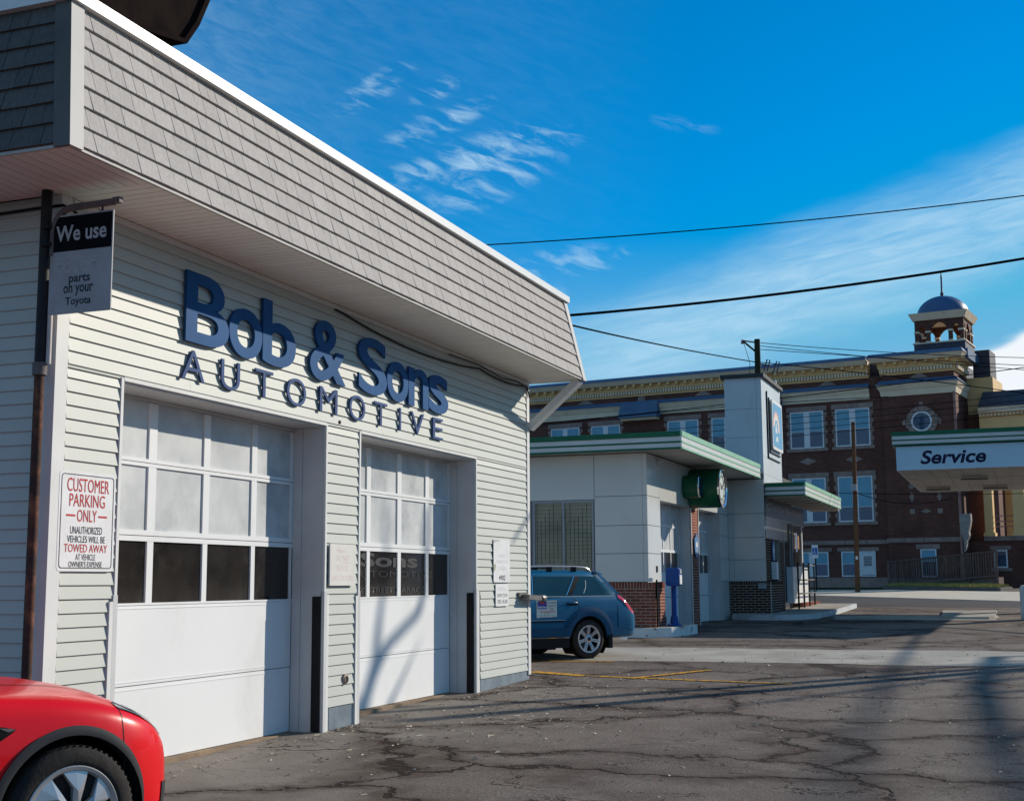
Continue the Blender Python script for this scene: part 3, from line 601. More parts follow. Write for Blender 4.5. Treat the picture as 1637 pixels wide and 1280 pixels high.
for z0, z1 in ((.62, BT), (BT, 2.265), (2.265, 2.875), (2.875, 3.46)): panel('wall_panel', PAN, 35.46, RX-.005, SR, SR+.03, z0, z1)
zr = [BT, 2.235, 2.845, 3.50, SZ-.02]
for i in range(4): panel('wall_panel', PAN, RX, RX+.03, OY, SR-.14, zr[i], zr[i+1]); panel('wall_panel', PAN, RX, RX+.03, SR-.14, SR-.002, zr[i], zr[i+1])
# end window with reflected siding in old wire glass
wf = MB()
for q in ((8.655, 8.70), (9.335, 9.385), (10.03, 10.085)): wf.box(SF-.012, SF+.03, q[0], q[1], 1.9, 3.40)
wf.box(SF-.012, SF+.03, 8.655, 10.085, 3.40, 3.45)
ALU = mat('aluminium_frame', (.34, .36, .38), (.28, .30, .32), 3, .4, .5)
wn_ = wf.build('window', ALU, ST)
WG = mat('wire_glass', (.17, .20, .15), (.12, .145, .11), 1.5, .06, .6)
for a, b in ((8.70, 9.335), (9.385, 10.03)):
    MB().box(SF+.012, SF+.018, a, b, 1.9, 3.40).build('pane', WG, wn_)
blind = MB()
for i in range(17): blind.box(SF+.004, SF+.008, 8.70, 10.03, 1.93+i*.088, 1.934+i*.088)
for i in range(14): blind.box(SF+.003, SF+.007, 8.72+i*.097, 8.726+i*.097, 1.95+.1*(i % 3), 3.0+.13*((i*7) % 4))
blind.build('grille', mat('grille_dark', (.03, .035, .03), rough=.6), wn_, kind='stuff')
# brickwork laid brick by brick
def bricks(x0, x1, y0, y1, z0, z1, face, m, off=0, soldier=True):
    """one skin of bricks on a vertical face: '-x' or '-y'"""
    out = []; BW, BH, J = .203, .054, .0145; z = z0; r_ = 0
    L0, L1 = (y0, y1) if face == '-x' else (x0, x1)
    while z < z1-.03:
        last = soldier and z > z1-.16
        h = (z1-z) if last else BH; step = .0675 if last else BW+J; p = L0-(0 if last else (r_ % 2)*step*.5); 
        while p < L1-.012:
            a, b = max(p, L0), min(p+step-J, L1); pr = random.uniform(-.004, .001)
            if b-a > .02:
                q = MB()
                if face == '-x': q.box(x0-.007-pr, x0+.004, a, b, z, z+h)
                else: q.box(a, b, y0-.007-pr, y0+.004, z, z+h)
                out.append(((x0, a, z) if face == '-x' else (a, y0, z), q))
            p += step
        if last: break
        z += BH+J; r_ += 1
    return out
BX = 27.83; BY = 7.285
bb = MB(); bb.box(BX, 28.70, BY, SR+.02, .3, BT-.012); bb.box(BX, 28.0, SR+.021, 12.5, .3, BT-.012)
bb.build('brick_base', MORT, ST)
pb = bricks(BX, BX, BY, 9.9, .62, BT, '-x', BRK)+bricks(BX, 28.70, BY, BY, .62, BT, '-y', BRK)
pieces(pb, 'brick', BRK, ST, 150, 'far_bricks')
pr_ = MB(); pr_.box(32.08, 32.84, SR+.012, SR+.4, .4, 3.46); pr_.build('brick_pier', MORT, ST)
pieces(bricks(32.08, 32.84, SR+.012, SR+.4, .55, 3.455, '-y', BRK, soldier=False), 'pier_brick', BRK, ST, 90, 'far_bricks')
bk = MB(); bk.box(RX-.13, RX+.02, OY-.12, SR+.3, .3, BT-.012); bk.box(RX+.021, 38.42, OY-.12, OY+.2, .3, BT-.012); bk.box(RX+.045, 37.85, OY+.002, OY+.2, BT, 2.80); bk.box(38.9, 39.55, OY+.002, OY+.2, .6, 2.80)
bk.build('brick_base', MORT, ST)
pieces(bricks(RX-.13, RX-.13, OY-.12, SR-.02, .66, BT, '-x', BRKD), 'brown_brick', BRKD, ST, 90, 'far_bricks')
pieces(bricks(RX+.021, 38.42, OY-.12, 0, .66, BT, '-y', BRKD)+bricks(RX+.045, 37.85, OY, 0, BT, 2.80, '-y', BRKD, soldier=False)+bricks(38.9, 39.55, OY, 0, .66, 2.80, '-y', BRKD, soldier=False), 'jamb_brick', BRKD, ST, 0, 'far_bricks')
# two station bay doors
def station_door(x0, x1, y, label):
    d = MB().box(x0, x1, y, y+.04, 1.30, 1.84).build('garage_door', DOORW, ST); zb = gz(x0)+.04
    MB().box(x0, x1, y, y+.04, zb, 1.288).build('door_panel', DOORW, d); MB().box(x0, x1, y+.01, y+.03, 1.288, 1.30).build('door_seam', BLACK, d)
    nx = 4; w_ = (x1-x0)/nx
    rows = [(1.87, 2.34), (2.40, 2.93), (2.99, 3.46)]
    for i, (a, b) in enumerate(rows):
        MB().box(x0, x1, y-.004, y+.04, a-.03 if i else 1.842, a).build('door_rail', DOORW, d); MB().box(x0, x1, y-.004, y+.04, b, b+.03 if i < 2 else b+.01).build('door_rail', DOORW, d)
        for j in range(nx): MB().box(x0+j*w_+.025, x0+(j+1)*w_-.025, y+.014, y+.02, a, b).build('pane', DGLASS if i == 0 else FROST, d)
        for j in range(nx+1):
            c = x0+j*w_; MB().box(max(x0, c-.026), min(x1, c+.026), y-.002, y+.038, a+.001, b-.001).build('door_stile', DOORW, d)
    MB().box((x0+x1)/2-.05, (x0+x1)/2+.05, y-.03, y-.001, zb+.10, zb+.30).build('handle', BLACK, d)
    return d
station_door(29.08, 31.95, 7.76, ''); station_door(32.93, 35.35, 7.76, '')
for a, b in ((29.05, 32.07), (32.86, 35.45)):
    MB().box(b-.018, b, SR+.031, 7.84, .45, 3.46).build('jamb', JAMB, ST); MB().box(a, b, SR+.031, 7.84, 3.461, 3.468).build('jamb', JAMB, ST)
    MB().box(b-.13, b-.019, 7.70, 7.755, .45, 3.45).build('door_stop', JAMB, ST)
for x in (32.07, 32.85): MB().box(x-.02, x+.02, SR-.008, SR+.011, .55, 3.455).build('trim_channel', TRIM, ST)
# fascia: five bands round the roof edge
def banded(parent, pts, z0, h, gm=None):
    """pts: plan polyline (outer face), bands stacked between z0 and z0+h"""
    cuts = [(0, .10, GREEN, .012), (.10, .34, STRW, 0), (.34, .44, GREEN, .010), (.44, .70, STRW, 0), (.70, 1.0, GREEN, .014)]
    for a, b, m, out in cuts:
        if gm and m is GREEN: m = gm
        for i in range(len(pts)-1):
            p, q = Vector((*pts[i], 0)), Vector((*pts[i+1], 0)); d = (q-p).normalized(); nn = Vector((d.y, -d.x, 0))
            o = nn*(.03+out); ex = d*(out+.03)
            MB().hexa([p+o-ex*(i > 0)*0+Vector((0, 0, z0+a*h)), q+o+Vector((0, 0, z0+a*h)), q-nn*.03+Vector((0, 0, z0+a*h)), p-nn*.03+Vector((0, 0, z0+a*h))],
                      [p+o+Vector((0, 0, z0+b*h-.001)), q+o+Vector((0, 0, z0+b*h-.001)), q-nn*.03+Vector((0, 0, z0+b*h-.001)), p-nn*.03+Vector((0, 0, z0+b*h-.001))]).build('fascia_band', m, parent)
FCX, FCY = 27.44, 6.55
banded(ST, [(FCX, 14), (FCX, FCY)], SZ-.01, .38); banded(ST, [(FCX-.04, FCY), (36.35, FCY-.05)], SZ-.01, .38, GREENLIT)
SOF = mat('station_soffit', (.52, .50, .46), (.44, .42, .39), 1.5, .6, .3, rnd=.03)
box('roof', mat('station_roof', (.10, .10, .10), rough=.9), ST, FCX+.035, 44, FCY+.04, 14.2, SZ+.03, SZ+.33)
x = FCX+.035
while x < 36.3:
    panel('soffit_panel', SOF, x, min(x+1.22, 36.35), FCY+.035, SR-.002 if x > SF-.2 else 9.0, SZ-.004, SZ+.02, .004); x += 1.22
panel('soffit_panel', SOF, FCX+.035, SF-.004, 9.0, 14, SZ-.004, SZ+.02, .004)
# small lamp under the eave, number plate, conduit
MB().lathe([(0, 0), (.05, 0), (.06, .10), (0, .11)], (28.89, SR-.11, 4.32), (0, 1, 0), 12).build('eave_lamp', JAMB, ST, True)
MB().box(28.60, 28.68, SR-.02, SR-.001, 1.86, 2.0).build('keyhole_plate', BLACK, ST)
MB().tube([(27.90, BY-.03, .6), (27.90, BY-.03, 1.70)], .02, 8).build('conduit', BLACK, ST)
# square pylon with the framed sign
PYX0, PYX1, PYY0, PYY1 = 36.62, 39.72, OY, 7.46
PYM = mat('pylon_panel', (.55, .60, .62), (.49, .545, .57), .8, .4, .4, dirt=(.40, .41, .42), dirtlo=.6, dirthi=.85, dirts=1.6, dstretch=(1, 1, .5), rnd=.02)
MB().box(PYX0+.02, PYX1-.02, PYY0+.02, PYY1-.02, 4.3, 7.32).build('pylon_core', MATS['station_core'], ST)
pz = [4.60, 4.86, 5.62, 6.42, 7.30]
for a, b in zip(pz, pz[1:]):
    panel('pylon_panel', PYM, PYX0, PYX0+.02, PYY0+.14, PYY1, a, b, .004); panel('pylon_panel', PYM, PYX0, PYX0+.02, PYY0, PYY0+.138, a, b, .003)
for a, b in zip([4.32, 4.60, 5.1, 7.30], [4.60, 5.1, 7.30]): panel('pylon_panel', PYM, PYX0+.021, PYX1, PYY0, PYY0+.02, a, b, .003)
MB().box(PYX0-.09, PYX1+.09, PYY0-.09, PYY1+.09, 7.30, 7.40).build('pylon_cap', mat('pylon_cap', (.05, .055, .06), rough=.6), ST)
tr = MB(); tr.box(37.35, 37.38, OY-.04, OY-.002, 5.10, 7.0); tr.box(37.381, 39.3, OY-.04, OY-.002, 5.10, 5.13)
tr.build('pylon_trim', BLACK, ST); tr = MB(); tr.box(37.68, 37.71, OY-.04, OY-.002, 5.28, 6.86); tr.box(37.711, 39.4, OY-.04, OY-.002, 5.28, 5.31); tr.build('pylon_trim', BLACK, ST)
ps = thing('pylon_sign', 'blue framed sign with a pale rainbow arc on the station pylon', 'sign', (38.7, OY-.05, 5.4))
o_ = (37.86, OY-.03, 5.40); PBL = mat('sign_blue', (.16, .40, .60), (.13, .35, .54), 3, .35, .5)
plate('frame', TRIM, ps, o_, EX, EZ, rrect(0, 1.72, 0, 1.44, .10), .05)
plate('face', PBL, ps, o_, EX, EZ, rrect(.09, 1.63, .09, 1.35, .08), .004, .05)
def arc(cx, cz, r0, r1, a0, a1, n=16): return [(cx+r1*math.cos(R(a0+(a1-a0)*i/n)), cz+r1*math.sin(R(a0+(a1-a0)*i/n))) for i in range(n+1)]+[(cx+r0*math.cos(R(a1+(a0-a1)*i/n)), cz+r0*math.sin(R(a1+(a0-a1)*i/n))) for i in range(n+1)]
for r0, r1, c in ((.50, .58, (.72, .40, .36)), (.42, .495, (.75, .60, .45)), (.34, .415, (.74, .70, .66))):
    plate('rainbow_stripe', mat('rainbow_%d' % int(r0*100), c, rough=.5), ps, o_, EX, EZ, arc(.62, .55, r0, r1, 0, 165), .002, .054)
plate('figure', SIGNW, ps, o_, EX, EZ, [(.45, .50), (.75, .50), (.78, .62), (.68, .66), (.66, .80), (.52, .80), (.50, .66), (.43, .62)], .002, .054)
plate('figure', SIGNW, ps, o_, EX, EZ, [(.50, .26), (.86, .26), (.86, .42), (.74, .42), (.70, .38), (.50, .38)], .002, .054)
# lower canopy over the office door
banded(ST, [(36.72, OY-.0), (36.72, 5.34)], 3.97, .37); banded(ST, [(36.68, 5.34), (44.5, 5.34)], 3.97, .37, GREENLIT)
box('canopy_roof', MATS['station_roof'], ST, 36.76, 44.5, 5.38, OY-.002, 4.0, 4.30)
x = 36.78
while x < 44.3:
    MB().box(x+.01, x+1.03, 5.40, OY-.05, 3.955, 3.995).build('canopy_soffit', SOF, ST); MB().box(x+1.05, x+1.12, 5.40, OY-.06, 3.92, 3.995).build('canopy_rib', SOF, ST); x += 1.14
# office front
OFD = mat('sign_band', (.018, .022, .034), (.03, .03, .04), 2, .35, .5); SIL = mat('steel_panel', (.42, .43, .44), (.34, .35, .37), .9, .16, .6, metal=.75, rnd=.1)
MB().box(36.62, 43.7, OY-.012, OY+.03, 3.42, 3.93).build('sign_band', OFD, ST)
text('lettering', 'Quality Service', mat('band_letter', (.42, .36, .32), (.34, .29, .27), 6, .5), ST, (36.62, OY-.013, 3.42), EX, EZ, (.25, 6.4, .15, .40), shear=.3, depth=.001)
MB().box(36.62, 43.6, OY-.03, OY+.02, 3.36, 3.418).build('sign_band_sill', SIL, ST)
for i in range(4):
    for a, b in ((2.82, 3.09), (3.095, 3.355)): MB().box(36.64+i*.90, 36.64+i*.90+.892, OY-.008, OY+.02, a, b).build('steel_panel', SIL, ST)
MB().box(37.87, 38.88, OY+.12, OY+.16, .6, 2.80).build('office_door', mat('door_dark', (.02, .018, .018), rough=.3), ST)
MB().box(37.86, 37.92, OY-.02, OY+.14, .6, 2.80).build('door_frame', ALU, ST)
sw = MB()
for x in (39.58, 40.75, 41.15, 42.95): sw.box(x, x+.05, OY-.015, OY+.05, 1.02, 3.36)
sw.box(39.631, 42.949, OY-.012, OY+.05, 1.02, 1.06)
swo = sw.build('shop_window', ALU, ST)
for a, b in ((39.63, 40.75), (40.8, 41.15), (41.2, 42.95)): MB().box(a, b, OY+.01, OY+.018, 1.06, 3.35).build('pane', DGLASS, swo)
for i, c in enumerate(((.30, .06, .05), (.45, .40, .30), (.10, .15, .35), (.35, .16, .04))):
    MB().box(41.25+i*.36, 41.25+i*.36+.30, OY+.004, OY+.0095, 2.55+.1*(i % 2), 3.05+.07*(i % 3)).build('poster', mat('poster_%d' % i, c, tuple(k_*.5 for k_ in c), 9, .5), swo)
MB().box(43.0, 43.12, OY-.03, OY+.06, .95, 3.36).build('corner_mullion', TRIM, ST)
pieces(bricks(41.0, 44.6, OY-.30, 0, .72, 1.0, '-y', BRK)+bricks(41.0, 41, OY-.30, OY, .72, 1.0, '-x', BRK), 'planter_brick', BRK, ST, 0, 'far_bricks')
MB().box(41.0, 44.6, OY-.30, OY+.1, .5, .992).build('planter', MORT, ST)
bn = thing('display_cabinet', 'white display boxes behind a black bar grille under the office window', 'cabinet', (41.3, OY-.2, .99))
for i in range(3): MB().box(39.75+i*1.05, 39.75+i*1.05+.98, OY-.22, OY-.03, 1.0, 2.06+.03*(i % 2)).build('white_box', SIGNW, bn)
gr = [((39.65, z), (43.0, z)) for z in (1.28, 1.68, 2.12)]
for a, b in gr: MB().tube([(a[0], OY-.38, a[1]), (b[0], OY-.38, b[1])], .022, 6).build('bar', BLACK, bn)
for i in range(4): MB().tube([(39.65+i*1.1, OY-.38, .78), (39.65+i*1.1, OY-.38, 2.2)], .026, 6).build('bar', BLACK, bn)
shield = [(0, -.33), (.17, -.18), (.20, .0), (.20, .16), (.11, .20), (0, .31), (-.11, .20), (-.20, .16), (-.20, 0), (-.17, -.18)]
PLB = mat('plaque_blue', (.10, .24, .44), (.08, .20, .38), 6, .4, .5)
for x, y, z, s_, lab in ((32.45, SR-.006, 2.54, 1.0, 'blue shield plaque on the sunlit brick pier between station doors'), (37.55, OY-.02, 2.48, .95, 'small blue shield plaque beside the dark office door')):
    p = thing('plaque', lab, 'plaque', (x, y, z)); plate('plate', PLB, p, (x, y-.01, z), EX, EZ, [(a*s_, b*s_) for a, b in shield], .025)
    plate('emblem', SIGNW, p, (x, y-.01, z), EX, EZ, [(-.10, .02), (-.04, .10), (.06, .08), (.11, .0), (.05, -.05), (-.06, -.06)], .003, .025)
    text('lettering', 'ASE', SIGNW, p, (x, y-.01, z), EX, EZ, (-.10, .10, -.17, -.09), depth=.027)
pp = thing('pay_phone_box', 'small pale box with papers on the dark brick office jamb', 'box', (37.45, OY-.02, 1.75))
MB().box(37.30, 37.56, OY-.16, OY-.014, 1.70, 2.18).build('box', SIGNW, pp); MB().box(37.62, 37.80, OY-.13, OY-.014, 1.66, 2.22).build('bracket', BLACK, pp)
mb_ = tag(box('meter_box', ALU, None, RX-.20, RX-.146, OY-.02, OY+.20, 1.45, 1.60), 'small grey meter box on the brown brick base', 'box')
# neon clock over the pier
ck = thing('neon_clock', 'big round green clock with mirrored side lobes above the brick pier', 'clock', (32.2, SR-.02, 3.5))
CX, CZ = 32.15, 3.92; CG = mat('clock_green', (.008, .10, .045), (.012, .13, .06), 3, .3, .6); CHR = mat('chrome', (.7, .7, .7), rough=.12, metal=1.0)
MB().lathe([(0, 0), (.48, 0), (.48, .72), (.46, .74), (0, .74)], (CX, SR-.01, CZ), (0, -1, 0), 40).build('drum', CG, ck, True)
MB().prism([(CX+a, SR-.012, CZ+b) for a, b in rrect(-1.0, 1.0, -.27, .27, .22, 6)], (0, -.36, 0)).build('side_lobes', CG, ck, True)
MB().prism([(CX+a, SR-.373, CZ+b) for a, b in rrect(-.96, .96, -.235, .235, .19, 6)], (0, -.02, 0)).build('lobe_glass', mat('lobe_mirror', (.05, .09, .22), (.03, .05, .12), 6, .08, .8, metal=.6), ck)
for s_ in (-1, 1): MB().tube([(CX+s_*(.50+a_*.50), SR-.40, CZ+b_*.25) for a_, b_ in ((0, -1), (.7, -1), (.92, -.8), (1, 0), (.92, .8), (.7, 1), (0, 1))], .02, 6).build('chrome_tube', CHR, ck, True)
MB().lathe([(.425, .741), (.49, .741), (.49, .79), (.46, .80), (.425, .77)], (CX, SR-.01, CZ), (0, -1, 0), 40).build('rim', CHR, ck, True)
MB().lathe([(0, .75), (.422, .75)], (CX, SR-.01, CZ), (0, -1, 0), 40).build('dial', mat('clock_dial', (.62, .64, .60), (.55, .58, .54), 4, .3), ck)
MB().lathe([(.27, .755), (.30, .755)], (CX, SR-.01, CZ), (0, -1, 0), 40).build('ring', CG, ck)
for h in range(12):
    t = R(h*30); c = Vector((math.sin(t), 0, math.cos(t))); s_ = Vector((math.cos(t), 0, -math.sin(t))); o2 = Vector((CX, SR-.768, CZ))
    MB().prism([o2+c*.32-s_*.015, o2+c*.32+s_*.015, o2+c*.395+s_*.015, o2+c*.395-s_*.015], (0, -.003, 0)).build('hour_mark', BLACK, ck)
for ang, L, w_ in ((305, .20, .022), (60, .30, .016)):
    t = R(ang); c = Vector((math.sin(t), 0, math.cos(t))); s_ = Vector((math.cos(t), 0, -math.sin(t))); o2 = Vector((CX, SR-.772, CZ))
    MB().prism([o2-c*.05-s_*w_, o2-c*.05+s_*w_, o2+c*L+s_*w_*.4, o2+c*L-s_*w_*.4], (0, -.004, 0)).build('hand', BLACK, ck)
# kerbed islands
KW = mat('kerb_white', (.80, .77, .72), (.68, .65, .60), 2.5, .7, .3, bump=.4, bs=30, dirt=(.17, .08, .05), dirtlo=.53, dirthi=.62, dirts=4.5)
KW2 = mat('kerb_white_clean', (.55, .57, .58), (.44, .46, .47), 2.5, .7, .3, dirt=(.12, .11, .10), dirtlo=.62, dirthi=.72, dirts=5)
def island(pts, h, m, label):
    t = thing('kerb_island', label, 'kerb', (pts[0][0], pts[0][1], gz(pts[0][0])))
    MB().prism([(x, y, gz(x)-.05) for x, y in pts], (0, 0, .05+h)).build('kerb', m, t)
    cx_, cy_ = sum(p[0] for p in pts)/len(pts), sum(p[1] for p in pts)/len(pts)
    MB().add([(cx_+(x-cx_)*.93, cy_+(y-cy_)*.93, gz(x)+h+.004) for x, y in pts], [tuple(range(len(pts)))]).build('paving', CONC, t); return t
island([(27.55, 11.5), (27.45, 8.3), (27.55, 7.35), (27.9, 6.95), (28.5, 6.75), (29.25, 6.70), (29.35, 6.9), (29.1, 7.26), (27.83, 7.27), (27.80, 11.5)], .20, KW, 'rust stained white kerb island under the blue post')
island([(35.95, 7.27), (35.6, 6.75), (35.55, 6.05), (35.85, 5.5), (36.6, 5.1), (40.0, 4.93), (44.5, 4.93), (44.5, 6.4), (36.5, 6.28), (36.3, 7.3)], .14, KW2, 'long white rounded kerb in front of the station office')
# blue coin post on the near island
ap = thing('coin_post', 'blue enamelled coin post with a white label on the kerb island', 'post', (28.5, 7.03, gz(28.5)+.204)); BLU = mat('post_blue', (.008, .075, .30), (.008, .06, .25), 5, .3, .5, dirt=(.05, .05, .08), dirtlo=.62, dirthi=.75, dirts=8)
z0 = gz(28.5)+.20
MB().lathe([(0, 0), (.16, 0), (.16, .03), (.10, .06), (.085, .16), (.075, .22), (0, .22)], (28.5, 7.03, z0), (0, 0, 1), 20).build('foot', BLU, ap, True)
MB().tube([(28.5, 7.03, z0+.21), (28.5, 7.03, z0+.90)], .06, 14).build('pole', BLU, ap, True)
MB().prism([(28.38+0, 7.03+a, z0+.86+b) for a, b in rrect(-.15, .15, 0, .40, .06)], (.24, 0, 0)).build('head', BLU, ap)
MB().prism([(28.5+a, 6.878, z0+.90+b) for a, b in rrect(-.10, .10, 0, .20, .02)], (0, -.012, 0)).build('label', SIGNW, ap); MB().box(28.42, 28.58, 6.866, 6.878, z0+1.13, z0+1.22).build('slot_plate', ALU, ap)
# ------------------------------------------------------------------ service canopy
SC = thing('service_canopy', 'free standing pump canopy lettered Service with green stripes', 'canopy', (41.7, -.5, gz(41.7)))
CA, CB, CY0, CY1, CZ0 = 37.0, 46.4, -3.7, 2.9, 4.58
box('deck', SOF, SC, CA+.03, CB-.03, CY0+.03, CY1-.03, CZ0+.02, 5.55)
CPAN = mat('canopy_panel', (.44, .60, .70), (.40, .56, .66), .9, .35, .5, rnd=.02)
yy = CY1
for L in (1.72, 1.72, 1.72, 1.44): MB().box(CA-.005, CA+.03, yy-L+.004, yy, CZ0, 5.245).build('fascia_panel', CPAN, SC); yy -= L
for i in range(5): MB().box(CA+.031+i*1.87, CA+.027+(i+1)*1.87, CY1-.03, CY1, CZ0, 5.245).build('fascia_panel', CPAN, SC)
MB().box(CA-.03, CA-.006, CY0, CY1, CZ0-.002, CZ0+.03).build('edge_strip', JAMB, SC); MB().box(CA-.025, CA-.006, CY0, CY1, 5.225, 5.246).build('edge_strip', BLACK, SC)
banded(SC, [(CA-.05, CY1+.06), (CA-.05, CY0)], 5.25, .37); banded(SC, [(CB, CY1+.06), (CA-.05, CY1+.06)], 5.25, .37)
text('lettering', 'Service', mat('service_ink', (.012, .012, .05), rough=.5), SC, (CA-.006, CY1-.02, CZ0), (0, -1, 0), EZ, (.60, 2.27, .15, .52), shear=.22, bold=.028, depth=.001, res=6)
y = CY0+.04; i = 0
while y < CY1-.1:
    for x in (CA+.04, CA+3.2, CA+6.3): MB().box(x, x+3.05, y, min(y+.40, CY1-.04), CZ0-.012+.004*(i % 2), CZ0+.019).build('soffit_board', SOF, SC)
    y += .41; i += 1
for x, y in ((39.5, 1.0), (43.8, 2.2), (43.8, .5), (39.5, -1.8)):
    MB().box(x, x+.9, y-.35, y+.35, CZ0-.12, CZ0-.013).build('light_box', SOF, SC); MB().box(x-.02, x, y-.37, y+.37, CZ0-.125, CZ0-.10).build('light_trim', BLACK, SC)
for y in (-2.6,):
    for x in (39.6, 43.8): MB().box(x-.15, x+.15, y-.15, y+.15, gz(x), CZ0+.02).build('column', TRIM, SC)
slab('pump_island', CONC, [(37.2, 1.95), (36.8, 1.6), (36.8, .75), (37.2, .62), (41.2, .62), (41.2, 2.1)], -.05, .11)
wb = tag(MB().lathe([(0, -.1), (.15, -.1), (.15, .78), (.12, .86), (0, .88)], (36.75, -.17, gz(36.75)), (0, 0, 1), 20).build('bollard', KW2, None, True), 'white rounded bollard at the end of the pump island', 'bollard')
# ------------------------------------------------------------------ the brick hall with the cupola
HB = mat('hall_brick', (.052, .022, .016), (.036, .016, .012), 2.2, .85, .2, rnd=.02, coords='obj', dirt=(.075, .034, .024), dirtlo=.5, dirthi=.8, dirts=.6)
def hall_brick():
    m = bpy.data.materials.new('hall_brickwork'); m.use_nodes = True; k = NT(m.node_tree); b = k.n['Principled BSDF']
    P = k.new('ShaderNodeTexCoord').outputs['Object']; s_ = k.new('ShaderNodeSeparateXYZ'); k.put(s_.inputs[0], P)
    bt = k.new('ShaderNodeTexBrick'); k.put(bt.inputs['Vector'], k.comb(k.math('ADD', s_.outputs[0], s_.outputs[1]), s_.outputs[2], 0)); bt.inputs['Scale'].default_value = 1.0
    bt.inputs['Brick Width'].default_value = .21; bt.inputs['Row Height'].default_value = .068; bt.inputs['Mortar Size'].default_value = .007
    k.put(bt.inputs['Color1'], (.135, .046, .032)); k.put(bt.inputs['Color2'], (.092, .033, .024)); k.put(bt.inputs['Mortar'], (.16, .105, .085))
    c = k.mix(k.ramp(k.noise(P, .7, 5, .65), .35, .75), bt.outputs[0], k.mix(1.0, bt.outputs[0], (.66, .62, .62), 'MULTIPLY'))
    k.put(b.inputs['Base Color'], c); b.inputs['Roughness'].default_value = .85; b.inputs['Specular IOR Level'].default_value = .2; return m
HB = hall_brick()
STN = mat('sandstone', (.30, .22, .19), (.22, .165, .145), 3, .85, .2, rnd=.10, coords='obj', bump=.2)
CREAM2 = mat('cornice_cream', (.78, .52, .24), (.70, .46, .21), 1.2, .6, .3, coords='obj', dirt=(.5, .34, .18), dirtlo=.6, dirthi=.85, dirts=2)
CREAMW = mat('cornice_pale', (.76, .63, .46), (.66, .54, .39), 1.2, .6, .3, coords='obj', dirt=(.48, .38, .27), dirtlo=.55, dirthi=.85, dirts=1.3)
BLUEM = mat('lead_blue', (.085, .15, .25), (.065, .115, .20), 1.4, .45, .5, coords='obj')
SLATE = mat('slate_roof', (.075, .075, .095), (.055, .055, .07), 3, .6, .4, coords='obj')
WFR = mat('window_white', (.66, .68, .70), (.60, .62, .64), 3, .45, .4, coords='obj')
WGL = mat('window_blue_glass', (.012, .060, .125), (.009, .045, .095), .5, .05, .8, coords='obj')
BLND = mat('window_blind', (.16, .36, .47), (.13, .31, .42), 1.5, .3, .5, coords='obj')
HBASE = 1.35
HL = thing('brick_hall', 'dark brick church hall with cream cornices, stone trimmed windows and domed cupola', 'church', (71.98, 8.56, 0), rotz=math.atan2(-.9886, -.1513))
def hb(name, m, x0, x1, y0, y1, z0, z1, p=None, **k): return MB().box(x0, x1, y0, y1, z0, z1).build(name, m, p or HL, **k)
TX0, TX1 = 2.46, 6.16; TD = .28                                    # the tower bay stands proud of the long wing
hb('wing_wall', HB, -21, TX0, 0, 14, .2, 12.35); hb('tower_wall', HB, TX0, TX1, -TD, 12, .2, 12.35)
hb('plinth', STN, -21, TX0-.001, -.05, -.001, .8, 1.80); hb('plinth', STN, TX0-.05, TX1+.05, -TD-.05, -TD-.001, .8, 1.74)
n_ = 20
for i in range(n_): hb('band_stone', STN, -21+i*1.173, -21+(i+1)*1.173-.02, -.06, -.001, 3.53, 3.75)
for i in range(4): hb('band_stone', STN, TX0-.06+i*.955, TX0-.06+(i+1)*.955-.02, -TD-.06, -TD-.001, 3.57, 3.80)
# windows
def quoins(w, x0, x1, z0, z1, y):
    b = MB(); z = z0; k = 0
    while z < z1-.1:
        L = .20 if k % 2 else .11; h = min(.24, z1-z)
        b.box(x0-L, x0-.002, y-.03, y-.001, z, z+h-.01); b.box(x1+.002, x1+L, y-.03, y-.001, z, z+h-.01); z += h; k += 1
    b.build('quoin', STN, w, kind='stuff')
def hall_window(x0, x1, z0, z1, y=0.0, quoin=True, blind=.5, lint=.27, sill=True, mull=True):
    fr_ = .07; b = MB(); yo = y-.035
    b.box(x0, x0+fr_, yo, y-.002, z0, z1); b.box(x1-fr_, x1, yo, y-.002, z0, z1); b.box(x0+fr_, x1-fr_, yo, y-.002, z1-fr_, z1); b.box(x0+fr_, x1-fr_, yo, y-.002, z0, z0+fr_)
    c = (x0+x1)/2
    if mull: b.box(c-.16, c+.16, yo, y-.002, z0+fr_, z1-fr_)
    w = b.build('window', WFR, HL)
    for a0, a1 in (((x0+fr_, c-.16), (c+.16, x1-fr_)) if mull else ((x0+fr_, x1-fr_),)):
        zm = z0+(z1-z0)*(1-blind)
        MB().box(a0, a1, y-.014, y-.003, z0+fr_, zm).build('pane', WGL, w)
        if blind > 0: MB().box(a0, a1, y-.014, y-.003, zm+.03, z1-fr_).build('upper_pane', BLND, w)
        MB().box(a0, a1, y-.026, y-.003, zm+.001, zm+.029).build('sash_rail', WFR, w)
    nL = 3
    for i in range(nL): hbx = MB().box(x0-.20+i*(x1-x0+.40)/nL, x0-.20+(i+1)*(x1-x0+.40)/nL-.008, y-.05, y-.001, z1+.002, z1+lint).build('lintel_stone', STN, w)
    if sill: MB().box(x0-.22, x1+.22, y-.08, y-.001, z0-.17, z0-.002).build('sill', STN, w)
    if quoin: quoins(w, x0, x1, z0, z1, y)
    return w
bays = [(-17.35, -15.45), (-14.68, -12.80), (-9.83, -7.95), (-7.17, -5.35), (-2.63, -.79), (-.14, 1.70)]
